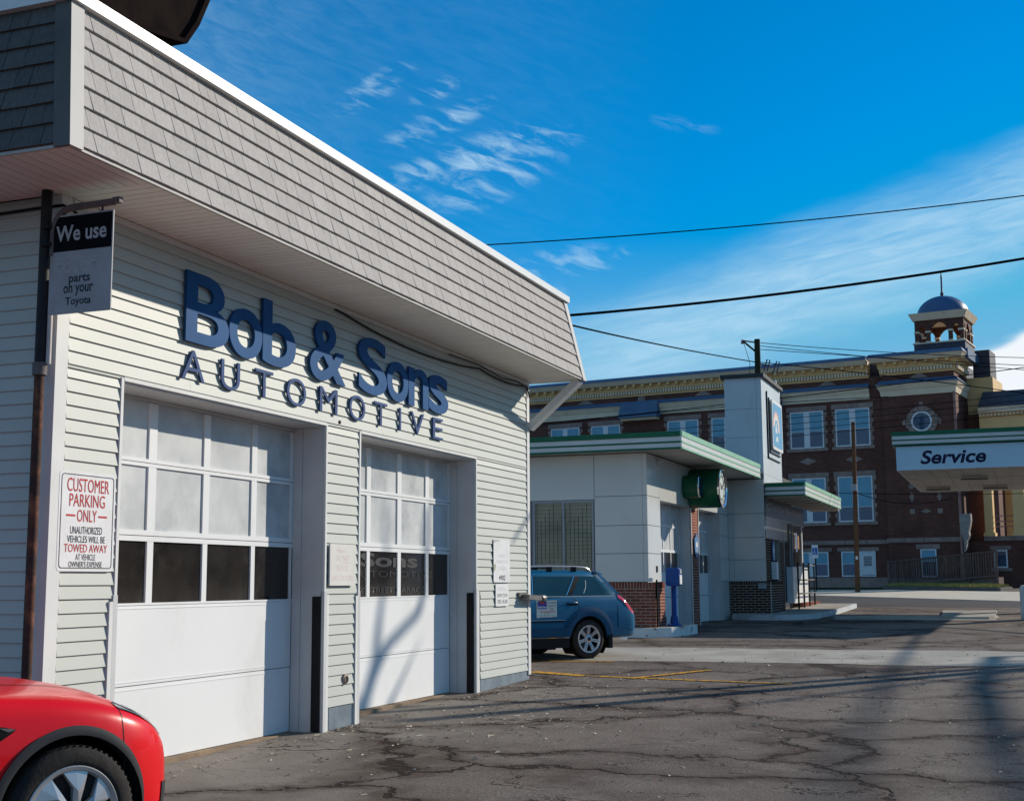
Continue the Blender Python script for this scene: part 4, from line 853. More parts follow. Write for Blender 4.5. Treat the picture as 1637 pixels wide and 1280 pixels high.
for i, (a, b) in enumerate(bays):
    hall_window(a, b, 8.72, 10.73, blind=.55); hall_window(a, b, 4.72, 7.12, blind=(.42, .42, .5, .4, .5, .68)[i])
    if i in (4, 5):
        w = hall_window(a+.04, b, 1.85, 3.17, quoin=False, blind=.5, lint=.2, sill=False)
        if i == 5:
            c = (a+b)/2+.18; lv = MB().box(c, b-.08, -.034, -.002, 1.95, 3.08).build('louvre_panel', WFR, w)
            lb = MB()
            for j in range(7): lb.hexa([(c+.12, -.06, 2.42+j*.075), (b-.2, -.06, 2.42+j*.075), (b-.2, -.036, 2.45+j*.075), (c+.12, -.036, 2.45+j*.075)], [(c+.12, -.06, 2.43+j*.075), (b-.2, -.06, 2.43+j*.075), (b-.2, -.036, 2.46+j*.075), (c+.12, -.036, 2.46+j*.075)])
            lb.build('louvre', mat('louvre_grey', (.12, .15, .18), rough=.6), w, kind='stuff')
    else: hall_window(a, b, 1.85, 3.17, quoin=False, lint=.2, sill=False)
hall_window(4.06, 4.86, 1.80, 3.22, y=-TD, quoin=False, blind=.45, lint=.24, sill=False, mull=False)
DM = lambda cx, cz, w, h: [(cx-w, cz), (cx, cz-h), (cx+w, cz), (cx, cz+h)]
def stone(pts, y): MB().prism([(a, y-.001, b) for a, b in pts], (0, -.03, 0)).build('stone_inlay', STN, HL)
for cx in (-16.4, -13.75, -8.9, -6.25, -1.71, .79): stone(DM(cx, 8.02, .47, .20), 0)
for cx, cz, w, h in ((3.76, 5.88, .13, .29), (5.14, 5.88, .13, .29), (4.44, 5.15, .27, .12)): stone(DM(cx, cz, w, h), -TD)
for cx in (3.76, 5.15): stone([(cx-.13, 5.02), (cx+.13, 5.02), (cx+.13, 5.28), (cx-.13, 5.28)], -TD)
stone([(3.76+.14*math.cos(R(a)), 6.45+.14*math.sin(R(a))) for a in range(0, 360, 24)], -TD); stone([(5.14+.14*math.cos(R(a)), 6.45+.14*math.sin(R(a))) for a in range(0, 360, 24)], -TD)
# round window
rw = MB().lathe([(.44, 0), (.53, 0), (.53, .08), (.44, .08)], (4.44, -TD-.001, 9.78), (0, -1, 0), 32).build('round_window', WFR, HL, True)
MB().lathe([(0, .012), (.44, .012)], (4.44, -TD-.001, 9.78), (0, -1, 0), 32).build('pane', WGL, rw)
for i in range(14):
    a0, a1 = 180-i*0, 0
    t0, t1 = i*360/14, (i+1)*360/14-2
    r1 = .80 if i % 7 else .86
    MB().prism([(4.44+r*math.cos(R(t)), -TD-.001, 9.78+r*math.sin(R(t))) for r, t in ((.535, t0), (r1, t0), (r1, t1), (.535, t1))], (0, -.06, 0)).build('voussoir', STN, rw)
for s in (-1, 1): stone([(4.44+s*.81, 9.60), (4.44+s*.98, 9.62), (4.44+s*1.0, 9.78), (4.44+s*.86, 9.98)], -TD)
stone([(4.36, 10.645), (4.52, 10.645), (4.55, 10.80), (4.33, 10.80)], -TD)
# cornices
def cornice(x0, x1, y, top, ret=False, ydep=None):
    """stacked from frieze band up to the lead capping; y is the wall face"""
    def run(name, m, z0, z1, o0, o1):
        b = MB(); b.hexa([(x0-o0*ret, y-o0, z0), (x1+o0*(ydep is not None), y-o0, z0), (x1+o0*(ydep is not None), y+.3, z0), (x0-o0*ret, y+.3, z0)], [(x0-o1*ret, y-o1, z1), (x1+o1*(ydep is not None), y-o1, z1), (x1+o1*(ydep is not None), y+.3, z1), (x0-o1*ret, y+.3, z1)])
        if ydep is not None: b.hexa([(x1-.2, y+.301, z0), (x1+o0, y+.301, z0), (x1+o0, y+ydep, z0), (x1-.2, y+ydep, z0)], [(x1-.2, y+.301, z1), (x1+o1, y+.301, z1), (x1+o1, y+ydep, z1), (x1-.2, y+ydep, z1)])
        b.build(name, m, HL)
    run('band_moulding', CREAMW, top-2.22, top-1.90, .05, .10); run('band_moulding', CREAMW, top-1.897, top-1.62, .13, .26)
    run('lead_capping', BLUEM, top-1.617, top-1.38, .30, .06)
    run('dentil_bed', CREAM2, top-1.10, top-.76, .06, .10); run('modillion_bed', CREAM2, top-.757, top-.44, .14, .18); run('crown_moulding', CREAMW, top-.437, top-.20, .46, .62); run('lead_gutter', BLUEM, top-.197, top, .64, .50)
    d = MB(); n = int((x1-x0)/.165)
    for i in range(n): q = x0+(x1-x0)*(i+.25)/n; d.box(q, q+.09, y-.21, y-.105, top-.98, top-.78)
    if ydep is not None:
        for i in range(int(ydep/.165)): d.box(x1+.105, x1+.21, y+.1+i*.165, y+.19+i*.165, top-.98, top-.78)
    d.build('dentil_course', CREAMW, HL, kind='stuff')
    n = int((x1-x0)/.52)
    for i in range(n): q = x0+(x1-x0)*(i+.4)/n; MB().box(q, q+.15, y-.42, y-.182, top-.60, top-.442).build('modillion', CREAM2, HL)
cornice(-21, TX0-.72, 0, 13.40, False, None); cornice(TX0, TX1, -TD, 13.40, True, 3.0)
for cx in (-15.02, -7.62, -.5): stone([(cx-.52, 12.06), (cx+.52, 12.06), (cx, 12.36)], 0)
stone([(4.4-.5, 12.06), (4.4+.5, 12.06), (4.4, 12.34)], -TD)
for cx in (-11.42, -4.2): stone([(cx+.24*math.cos(R(a)), 12.10+.24*math.sin(R(a))) for a in range(0, 360, 24)], 0)
for cx in (-11.42, -4.2):                                            # sloping lead hoods over the pilasters
    MB().hexa([(cx-1.2, -.75, 11.0), (cx+1.2, -.75, 11.0), (cx+1.2, .0, 11.0), (cx-1.2, 0, 11.0)], [(cx-1.15, -.33, 11.95), (cx+1.15, -.33, 11.95), (cx+1.15, 0, 11.95), (cx-1.15, 0, 11.95)]).build('lead_hood', BLUEM, HL)
    MB().box(cx-1.1, cx+1.1, -.55, -.001, 10.86, 10.995).build('hood_bracket', CREAMW, HL)
hb('roof', SLATE, -21, TX1-.3, .5, 12, 12.4, 13.30)
# downpipes
DP = mat('downpipe_pink', (.34, .19, .16), (.26, .14, .12), 4, .6, coords='obj')
MB().tube([(TX1-.02, -TD-.10, 1.6), (TX1-.02, -TD-.10, 11.2)], .075, 8).build('downpipe', DP, HL, True)
# rain-hopper bracket of pale stone on the corner
MB().prism([(TX1-.06+a, -TD-.2, b) for a, b in ((0, 4.95), (.54, 4.95), (.55, 4.6), (.50, 4.35), (.42, 4.05), (.45, 3.85), (.32, 3.6), (.26, 3.2), (.17, 3.05), (.15, 3.7), (.02, 4.05))], (0, .4, 0)).build('corner_bracket', mat('bracket_stone', (.30, .27, .25), (.22, .2, .19), 4, .8, coords='obj'), HL)
# cupola
CU0, CU1, CV0 = 4.12, 6.62, .5; CV1 = CV0+2.5; DOMEM = mat('dome_lead', (.055, .12, .24), (.045, .095, .19), 1.2, .42, .5, coords='obj', dirt=(.10, .15, .2), dirtlo=.6, dirthi=.8, dirts=2)
CP = hb('cupola_base', SLATE, CU0-.05, CU1+.05, CV0-.05, CV1+.05, 13.2, 13.92); hb('cupola_plinth', BLUEM, CU0-.75, CU1+.2, CV0-.3, CV1+.4, 13.0, 13.50)
MB().box(CU0-.1, CU1+.1, CV0-.1, CV1+.1, 13.93, 14.0).build('cupola_sill', CREAMW, CP)
sx_ = [CU0, CU0+.58, CU1-.78, CU1-.2]
for face in range(4):
    def fp(u, d, z, f=face):
        L = CU1-CU0
        return [(CU0+u, CV0+d, z), (CU1-d, CV0+u, z), (CU1-u, CV1-d, z), (CU0+d, CV1-u, z)][f]
    for c in sx_[:3] if True else sx_:
        u0 = c-CU0
        MB().hexa([fp(u0, 0, 14.081), fp(u0+.20, 0, 14.081), fp(u0+.20, .2, 14.081), fp(u0, .2, 14.081)], [fp(u0, 0, 14.519), fp(u0+.20, 0, 14.519), fp(u0+.20, .2, 14.519), fp(u0, .2, 14.519)]).build('cupola_column', HB, CP)
        for za, zb_, g_ in ((13.99, 14.08, .015), (14.52, 14.62, .03)):
            MB().hexa([fp(u0-g_, -g_, za), fp(u0+.20+g_, -g_, za), fp(u0+.20+g_, .26+g_, za), fp(u0-g_, .26+g_, za)], [fp(u0-g_, -g_, zb_), fp(u0+.20+g_, -g_, zb_), fp(u0+.20+g_, .26+g_, zb_), fp(u0-g_, .26+g_, zb_)]).build('column_stone', CREAMW, CP)
    L = CU1-CU0; top = 15.18; poly = [(0, 14.622)]
    for a, b, rise in ((.20, .58, .30), (.78, L-.78, .44), (L-.58, L-.20, .30)):
        poly.append((a, 14.622))
        for i in range(1, 8): t = i/8; poly.append((a+(b-a)*t, 14.622+rise*math.sin(math.pi*t)**.8))
        poly.append((b, 14.622))
    poly += [(L, 14.622), (L, top), (0, top)]
    a_ = [fp(u, .02, z) for u, z in poly]; b_ = [fp(u, .18, z) for u, z in poly]; n = len(poly)
    MB().add(a_+b_, [tuple(range(n)), tuple(range(n, 2*n))[::-1]]+[(i, (i+1) % n, n+(i+1) % n, n+i) for i in range(n)]).build('arcade', HB, CP)
MB().hexa([(CU0-.08, CV0-.08, 15.19), (CU1+.08, CV0-.08, 15.19), (CU1+.08, CV1+.08, 15.19), (CU0-.08, CV1+.08, 15.19)], [(CU0-.26, CV0-.26, 15.56), (CU1+.26, CV0-.26, 15.56), (CU1+.26, CV1+.26, 15.56), (CU0-.26, CV1+.26, 15.56)]).build('cupola_cornice', CREAMW, CP)
MB().lathe([(1.34*math.cos(R(a)) if a else 1.34, 1.08*math.sin(R(a))+.06) for a in range(0, 91, 9)]+[(0, 1.11)], ((CU0+CU1)/2, (CV0+CV1)/2, 15.5), (0, 0, 1), 32).build('dome', DOMEM, CP, True)
MB().lathe([(.02, 0), (.13, .02), (.08, .14), (.10, .22), (.05, .30), (.04, 1.0), (.05, 1.02), (.02, 1.35), (0, 1.36)], ((CU0+CU1)/2, (CV0+CV1)/2, 16.58), (0, 0, 1), 12).build('finial', SLATE, CP, True)
# rear mass and the open columned porch wing
hb('rear_block', CREAM2, 6.17, 7.5, 3.0, 6, 10.3, 12.3); hb('rear_block', SLATE, 6.5, 7.38, 3.2, 5, 12.3, 13.8); hb('side_wall', HB, TX1+.001, 6.95, 2.6, 12, .3, 10.3)
PWX = 9.92; PY0 = 1.6
hb('porch_base', HB, TX1+.002, PWX, PY0, 9, .2, 3.62); hb('porch_band', STN, 6.9, PWX, PY0-.08, 9.05, 3.621, 3.86)
hall_window(7.34, 7.98, 2.25, 3.16, y=PY0, quoin=False, blind=0, lint=.2, mull=False)
for x0, w_ in ((6.95, .42), (8.35, .58), (9.25, .62)):
    for y_ in (PY0+.05, 8.3):
        c = MB(); c.box(x0, x0+w_, y_, y_+.5, 4.05, 9.2); co_ = c.build('porch_column', CREAM2, HL)
        MB().box(x0-.07, x0+w_+.07, y_-.07, y_+.57, 3.861, 4.049).build('column_base', CREAM2, co_); MB().box(x0-.07, x0+w_+.07, y_-.07, y_+.57, 9.201, 9.42).build('column_cap', CREAM2, co_)
hb('porch_entablature', CREAM2, 6.96, PWX, PY0-.02, 9, 9.421, 10.0); hb('porch_cornice', CREAMW, 6.96, PWX, PY0-.30, 9.2, 10.22, 10.50); hb('porch_frieze', CREAM2, 6.96, PWX, PY0-.08, 9.05, 10.001, 10.219)
d = MB()
for i in range(15): d.box(7.0+i*.185, 7.09+i*.185, PY0-.18, PY0-.081, 10.03, 10.20)
d.build('dentil_course', CREAMW, HL, kind='stuff')
MB().hexa([(6.97, PY0-.35, 10.501), (PWX, PY0-.35, 10.501), (PWX, 9.2, 10.501), (6.97, 9.2, 10.501)], [(6.97, PY0+1.3, 11.50), (PWX, PY0+1.3, 11.50), (PWX, 7.5, 11.50), (6.97, 7.5, 11.50)]).build('porch_roof', SLATE, HL)
for z in (4.35, 4.62, 4.9): MB().tube([(7.4, PY0+.3, z), (PWX, PY0+.3, z)], .03, 6).build('porch_rail', DP, HL)
# ------------------------------------------------------------------ house beyond
hs = thing('gabled_house', 'grey shingled gable house seen between the cream porch columns', 'house', (100, -1.5, gz(100)))
SHG = mat('house_shingle', (.15, .18, .22), (.12, .145, .18), 2, .8, .2, stretch=(1, 1, 6), dirt=(.19, .22, .26), dirtlo=.5, dirthi=.8, dirts=3)
MB().prism([(99, 6, 1), (99, -5.5, 1), (99, -5.5, 6.2), (99, .9, 10.3), (99, 6, 7.1)], (9, 0, 0)).build('wall', SHG, hs)
rf = MB()
for (ya, za), (yb, zb_) in (((-6.1, 5.95), (.9, 10.45)), ((.9, 10.45), (6.6, 6.85))): rf.hexa([(98.6, ya, za), (108.4, ya, za), (108.4, yb, zb_), (98.6, yb, zb_)], [(98.6, ya, za+.22), (108.4, ya, za+.22), (108.4, yb, zb_+.22), (98.6, yb, zb_+.22)])
rf.build('roof', mat('house_roof', (.05, .05, .055), (.04, .04, .045), 3, .8), hs); MB().box(98.93, 99.0, -.6, .6, 7.0, 8.5).build('window', SIGNW, hs)
# ------------------------------------------------------------------ lawn, ramp rail, signs and poles
LAWN = [(67.6, 6.2), (63.5, .75), (65.2, .25), (71.0, 2.2), (70.8, 5.9)]
slab('lawn_kerb', mat('granite_kerb', (.10, .095, .09), (.14, .13, .12), 6, .85), LAWN, 0, .19)
GR = mat('winter_grass', (.36, .30, .10), (.24, .23, .07), 3, .9, .1, rnd=.0, dirt=(.42, .33, .14), dirtlo=.5, dirthi=.75, dirts=2)
cgx, cgy = sum(p[0] for p in LAWN)/5, sum(p[1] for p in LAWN)/5
gm_ = MB().add([(cgx+(x-cgx)*.95, cgy+(y-cgy)*.95, gz(x)+.20) for x, y in LAWN], [tuple(range(5))]); 
def inpoly(x, y, P):
    s = False
    for i in range(len(P)):
        (xa, ya), (xb, yb) = P[i], P[i-1]
        if (ya > y) != (yb > y) and x < (xb-xa)*(y-ya)/(yb-ya)+xa: s = not s
    return s
n = 0
while n < 9000:
    x = random.uniform(63, 71.2); y = random.uniform(.2, 6.3)
    if not inpoly(x, y, [(cgx+(a-cgx)*.95, cgy+(b-cgy)*.95) for a, b in LAWN]): continue
    a = random.uniform(0, 6.28); h = random.uniform(.05, .16); c, s = math.cos(a)*.018, math.sin(a)*.018; z = gz(x)+.195; l = random.uniform(-.05, .05)
    gm_.add([(x-c, y-s, z), (x+c, y+s, z), (x+l, y+l*.5, z+h)], [(0, 1, 2)]); n += 1
gm_.build('grass', GR, kind='stuff')
GR2 = mat('dark_lawn', (.035, .045, .02), (.05, .055, .025), 4, .95, .1)
sheet('lawn', GR2, [(69.2, 6.4), (69.5, 19), (73.5, 19), (72.3, 8.6), (71.6, 6.4)], .03)
WD = mat('weathered_wood', (.16, .115, .10), (.10, .072, .066), 3, .85, .2, stretch=(6, 6, .8), rnd=.2)
rp = thing('ramp_railing', 'weathered wooden baluster railing along the ramp before the brick hall', 'railing', (68.5, 3.6, gz(68.5)))
A_ = Vector((70.4, 6.15)); B_ = Vector((67.8, .92)); N_ = 44
for i in range(N_+1):
    t = i/N_; p = A_.lerp(B_, t); dz = .10+.42*t; zz = gz(70)
    if i % 11 == 0: MB().box(p.x-.06, p.x+.06, p.y-.06, p.y+.06, zz-.2 if i < N_ else zz-.25, zz+dz+1.32).build('post', WD, rp)
    else: MB().box(p.x-.022, p.x+.022, p.y-.035, p.y+.035, zz+dz+.12, zz+dz+1.22).build('baluster', WD, rp)
def railing_bar(h, th):
    d = (B_-A_).normalized(); s = Vector((-d.y, d.x))*th*.5; z0, z1 = gz(70)+.10+h, gz(70)+.52+h
    MB().hexa([(A_.x-s.x, A_.y-s.y, z0), (B_.x-s.x, B_.y-s.y, z1), (B_.x+s.x, B_.y+s.y, z1), (A_.x+s.x, A_.y+s.y, z0)], [(A_.x-s.x, A_.y-s.y, z0+.07), (B_.x-s.x, B_.y-s.y, z1+.07), (B_.x+s.x, B_.y+s.y, z1+.07), (A_.x+s.x, A_.y+s.y, z0+.07)]).build('rail', WD, rp)
railing_bar(1.22, .13); railing_bar(.06, .09)
MB().prism([(70.5, 6.1, gz(70)+.02), (70.5, 6.1, gz(70)+.12), (67.9, .95, gz(70)+.55), (67.9, .95, gz(70)-.1)], (1.3, -.3, 0)).build('ramp_deck', WD, rp)
WOOD = mat('pole_wood', (.17, .082, .042), (.11, .055, .03), 2.5, .85, .2, stretch=(8, 8, .5), bump=.3)
wp = thing('wooden_pole', 'leaning reddish wooden utility pole on the far pavement', 'utility pole', (62.79, 6.89, gz(62.8)))
MB().tube([(62.79, 6.89, gz(62.8)-.2), (62.79, 6.84, 5.0), (62.79, 6.79, 8.95)], [.12, .105, .085], 12).build('pole', WOOD, wp, True)
MB().box(62.55, 62.66, 6.72, 6.98, 5.75, 6.05).build('bracket', ALU, wp); MB().box(62.6, 62.64, 6.80, 6.90, 2.6, 2.75).build('tag', SIGNW, wp)
hc = thing('accessible_parking_sign', 'small blue and white accessible parking sign on a thin dark post', 'sign', (65.2, 9.07, gz(65.2)))
MB().tube([(65.2, 9.07, gz(65.2)-.1), (65.2, 9.07, 2.75)], .035, 8).build('post', BLACK, hc); MB().box(65.14, 65.16, 8.93, 9.23, 2.72, 3.36).build('panel', SIGNW, hc)
hn = (65.14, 9.23, 2.72); HU = (0, -1, 0); BL2 = mat('access_blue', (.02, .12, .42), rough=.5)
plate('blue_field', BL2, hc, hn, HU, EZ, [(.03, .17), (.27, .17), (.27, .50), (.03, .50)], .002, 0)
for pts in (arc(.145, .265, .05, .07, 100, 370), [(.13, .28), (.15, .28), (.15, .40), (.13, .40)], [(.14, .30), (.20, .30), (.225, .22), (.205, .215), (.185, .28), (.14, .28)], [(.14+.025*math.cos(R(a)), .44+.025*math.sin(R(a))) for a in range(0, 360, 45)]):
    plate('symbol', SIGNW, hc, hn, HU, EZ, pts, .002, .0025)
UP = thing('utility_pole', 'dark utility pole with cross arm, insulators and transformer behind the pylon', 'utility pole', (56, 9.95, gz(56)))
PD = mat('pole_dark', (.022, .030, .018), (.03, .035, .022), 3, .85, .2, stretch=(8, 8, .5))
MB().tube([(56, 9.98, gz(56)-.2), (56, 9.92, 11.92)], [.17, .125], 12).build('pole', PD, UP, True)
MB().tube([(56, 9.9, 11.3), (55.95, 10.5, 11.86)], .045, 6).build('arm_brace', PD, UP); MB().tube([(56, 9.8, 11.75), (55.95, 10.55, 11.9)], .035, 6).build('arm', HS, UP)
MB().lathe([(0, 0), (.06, 0), (.07, .05), (.04, .1), (.06, .15), (0, .2)], (55.95, 10.55, 11.76), (0, 0, 1), 10).build('insulator', DP, UP, True)
for dy, zz in ((-.35, 11.0), (-.75, 10.9)): 
    MB().tube([(55.9, 9.95+dy+.06, zz-.5), (55.9, 9.95+dy-.10, zz), (55.9, 9.95+dy-.22, zz-.04), (55.9, 9.95+dy-.08, zz-.5)], .03, 6).build('cutout_fuse', SLATE, UP)
MB().tube([(55.95, 9.9, 10.85), (55.9, 9.35, 10.72)], .04, 6).build('cutout_arm', HS, UP)
MB().lathe([(0, 0), (.30, 0), (.32, .06), (.32, .75), (.26, .85), (0, .88)], (56, 9.35, 9.0), (0, 0, 1), 18).build('transformer', ALU, UP, True)
for k in range(3): MB().lathe([(0, 0), (.05, 0), (.06, .1), (.04, .22), (0, .24)], (56, 9.2+k*.3-.0, 9.88), (0, 0, 1), 8).build('bushing', SIGNW, UP, True)
for q in ([(55.95, 10.5, 11.85), (55.95, 10.25, 10.9), (55.97, 10.3, 10.0)], [(55.9, 9.3, 10.5), (55.92, 9.3, 10.15)]): MB().tube(q, .012, 5).build('jumper', CABLE, UP)
# overhead wires
WIRE = mat('overhead_wire', (.006, .007, .009), rough=1.0, spec=0)
def wire(label, pts, depth0, depth1, r, group='overhead wires'):
    n = 28; P = []; xs_ = [p[0] for p in pts]
    for i in range(n+1):
        x = xs_[0]+(xs_[-1]-xs_[0])*i/n; y = 0                       # Lagrange through the survey points gives the sag
        for a, (xa, ya) in enumerate(pts):
            l = 1
            for b, (xb, yb) in enumerate(pts):
                if a != b: l *= (x-xb)/(xa-xb)
            y += ya*l
        P.append(at(x, y, depth0+(depth1-depth0)*i/n))
    tag(MB().tube(P, r, 6).build('overhead_wire', WIRE, None, True), label, 'wire', group)
wire('highest thin wire, crossing the open sky above the fascia corner', [(700, 395.5), (1200, 360.5), (1720, 302)], 30, 30, .014)
wire('thick twisted cable crossing the sky past the cupola finial', [(860, 508), (1260, 468), (1720, 399)], 26, 26, .028)
wire('wire falling from the garage fascia to the dark utility pole', [(870, 509), (1060, 552), (1210, 579)], 25, 56, .022)
wire('wire sloping from the dark utility pole across the hall cornice', [(1214, 579), (1420, 601), (1720, 640)], 56, 56, .020)
for i, (ya, yb, yc) in enumerate(((548, 563, 573), (553, 573, 597), (558.5, 572, 588))): wire(('top', 'middle', 'bottom')[i]+' one of three thin wires strung right from the utility pole', [(1216, ya), (1420, yb), (1720, yc)], 56, 56, .015)
wire('wire rising over the pylon and past the tower cornice', [(790, 684), (1216, 640), (1720, 576)], 48, 48, .018)
wire('wire just below the rising one, passing over the lead hood', [(790, 690), (1160, 650), (1420, 634)], 48, 48, .013)
for d, o_w in ((0, 'uppermost'), (9.5, 'second highest'), (19, 'third highest'), (29, 'lowest')): wire(o_w+' of the four parallel wires crossing pylon and hall windows', [(1000, 692+d), (1300, 665+d), (1720, 620+d*1.1)], 47, 47, .010)
wire('low wire crossing the hall at the height of the service canopy', [(1240, 784), (1400, 789), (1720, 786)], 58, 58, .015)
wire('slack cable drooping from the wooden pole to the hall downpipe', [(1368, 787), (1470, 804.5), (1540, 791)], 60, 68, .016)
# ------------------------------------------------------------------ bare tree outside the frame that throws the branch shadows
BARK = mat('bark', (.10, .08, .065), (.06, .05, .04), 5, .9)
tr_ = thing('bare_tree', 'large bare winter tree standing right of the lot', 'tree', (38, -13, gz(38)))
limbs = MB()
def S_(x, y, z, s): return Vector((x, y, z))+SD*s
top = Vector((37.6, -12.3, 7.0))
MB().tube([(38, -13, 0), (37.9, -12.8, 3.5), top], [.42, .33, .27], 14).build('trunk', BARK, tr_, True)
def limb(pts, r0, r1):
    n = len(pts)
    MB().tube(pts, [r0+(r1-r0)*i/(n-1) for i in range(n)], 8).build('branch', BARK, tr_, True)
mid = S_(13.3, 6.85, 0, 20)
limb([top, top.lerp(mid, .5)+Vector((0, 0, .8)), S_(13.25, 6.85, -.15, 20), S_(13.39, 6.85, .30, 20), S_(13.62, 6.85, .62, 20), S_(13.95, 6.85, .93, 20), S_(14.85, 6.85, 1.30, 20), S_(15.0, 6.85, 1.6, 20), S_(15.1, 6.85, 2.6, 20)], .13, .045)
limb([S_(13.50, 6.85, .50, 20), S_(13.68, 6.85, .80, 20), S_(13.75, 6.85, 1.2, 20), S_(13.9, 6.85, 1.7, 20), S_(13.95, 6.85, 2.6, 20)], .085, .02)
limb([S_(13.45, 6.85, .42, 20), S_(12.9, 6.85, .15, 20), S_(12.2, 6.85, -.2, 20)], .06, .03)
limb([S_(13.8, 6.85, .05, 20), S_(14.15, 6.85, .35, 20), S_(14.9, 6.85, .98, 20)], .075, .01)
limb([top, S_(23.3, .42, .41, 19), S_(17.85, .53, .3, 24.5), S_(17.08, .44, .3, 26), S_(12.28, .21, .21, 33), S_(10.39, .04, .18, 35), S_(7, -.4, .1, 38)], .15, .10)
limb([S_(18.5, .5, .3, 24), S_(19.2, .2, .33, 25), S_(20.5, -.5, .3, 26)], .08, .05); limb([S_(17.2, .45, .3, 26), S_(17.6, .1, .3, 27), S_(18.4, -.7, .3, 28)], .09, .04)
limb([S_(21.5, .45, .4, 20.5), S_(21.8, .0, .36, 22), S_(22.4, -.8, .36, 23)], .09, .05)
limb([top, S_(33.2, 2.1, .58, 12), S_(19.4, 1.76, .34, 26), S_(11.93, 1.42, .21, 34), S_(9.5, 1.27, .17, 37), S_(6, .9, .1, 40)], .07, .045)
for i in range(14):
    a = random.uniform(0, 6.28); p = top+Vector((0, 0, random.uniform(-.5, 1))); q = p+Vector((math.cos(a)*2, math.sin(a)*2-1.5, 2.5)); w = q+Vector((math.cos(a)*2, math.sin(a)*2-2, 2.2)); limb([p, q, w], .10, .03)
# round steel sign pole whose long shadow crosses the lot
tag(MB().tube([(24.9, -2.95, gz(25)-.2), (24.9, -2.95, 6.9)], .155, 12).build('steel_post', mat('post_steel', (.25, .25, .25), rough=.5), None, True), 'tall plain steel post beyond the right edge of the lot', 'post')
# brick block across the street (seen only in the glass)
ob = thing('street_block', 'long dark brick block across the street from the garage', 'building', (85, -48, gz(76)))
MB().box(60, 125, -62, -44, 0, 8.5).build('wall', BRKD, ob)
for i in range(12): MB().box(62+i*5, 64.4+i*5, -44.0, -43.9, 3.5, 6).build('window', WGL, ob)
# ------------------------------------------------------------------ leaf litter and grit on the asphalt
LEAF = mat('pale_leaf_bits', (.52, .47, .36), (.36, .30, .21), 30, .8)
lm_ = MB()
def bit(x, y, s):
    a = random.uniform(0, 6.28); t = random.uniform(-.4, .4); c, d = math.cos(a), math.sin(a); w = s*random.uniform(.35, .9); h = random.uniform(.3, .7)*s; z = gz(x)+.004
    lm_.add([(x-c*s, y-d*s, z), (x+d*w, y-c*w, z+h*.3), (x+c*s, y+d*s, z+h*max(0, t)), (x-d*w, y+c*w, z+h)], [(0, 1, 2), (0, 2, 3)])
for i in range(1150):
    u = random.random()
    if u < .30: x = random.gauss(13.8, 2.2); y = min(6.35, random.gauss(5.2, .8))
    elif u < .62: x = random.gauss(17.5, 2.2); y = random.uniform(1.0, 6.3)
    else: x = random.uniform(8, 30); y = random.uniform(-.3, 6.3)
    bit(x, y, random.choice((.012, .015, .018, .024))*(1.5 if random.random() < .08 else 1))
for i in range(260): bit(random.choice((random.uniform(9, 12), random.uniform(11.9, 12.6), random.uniform(12.6, 17.8))), 6.44-abs(random.gauss(0, .10)), random.choice((.010, .014, .02)))
for i in range(90):
    x = random.gauss(13.2, 1.8); y = random.gauss(5.3, .7); a = random.uniform(0, 6.28); L = random.uniform(.03, .10); z = gz(x)+.008
    if y < 6.4: lm_.add([(x, y, z), (x+math.cos(a)*L, y+math.sin(a)*L, z), (x+math.cos(a)*L, y+math.sin(a)*L+.006, z+.006), (x, y+.006, z+.006)], [(0, 1, 2, 3)])
lm_.build('leaf_litter', LEAF, kind='stuff')
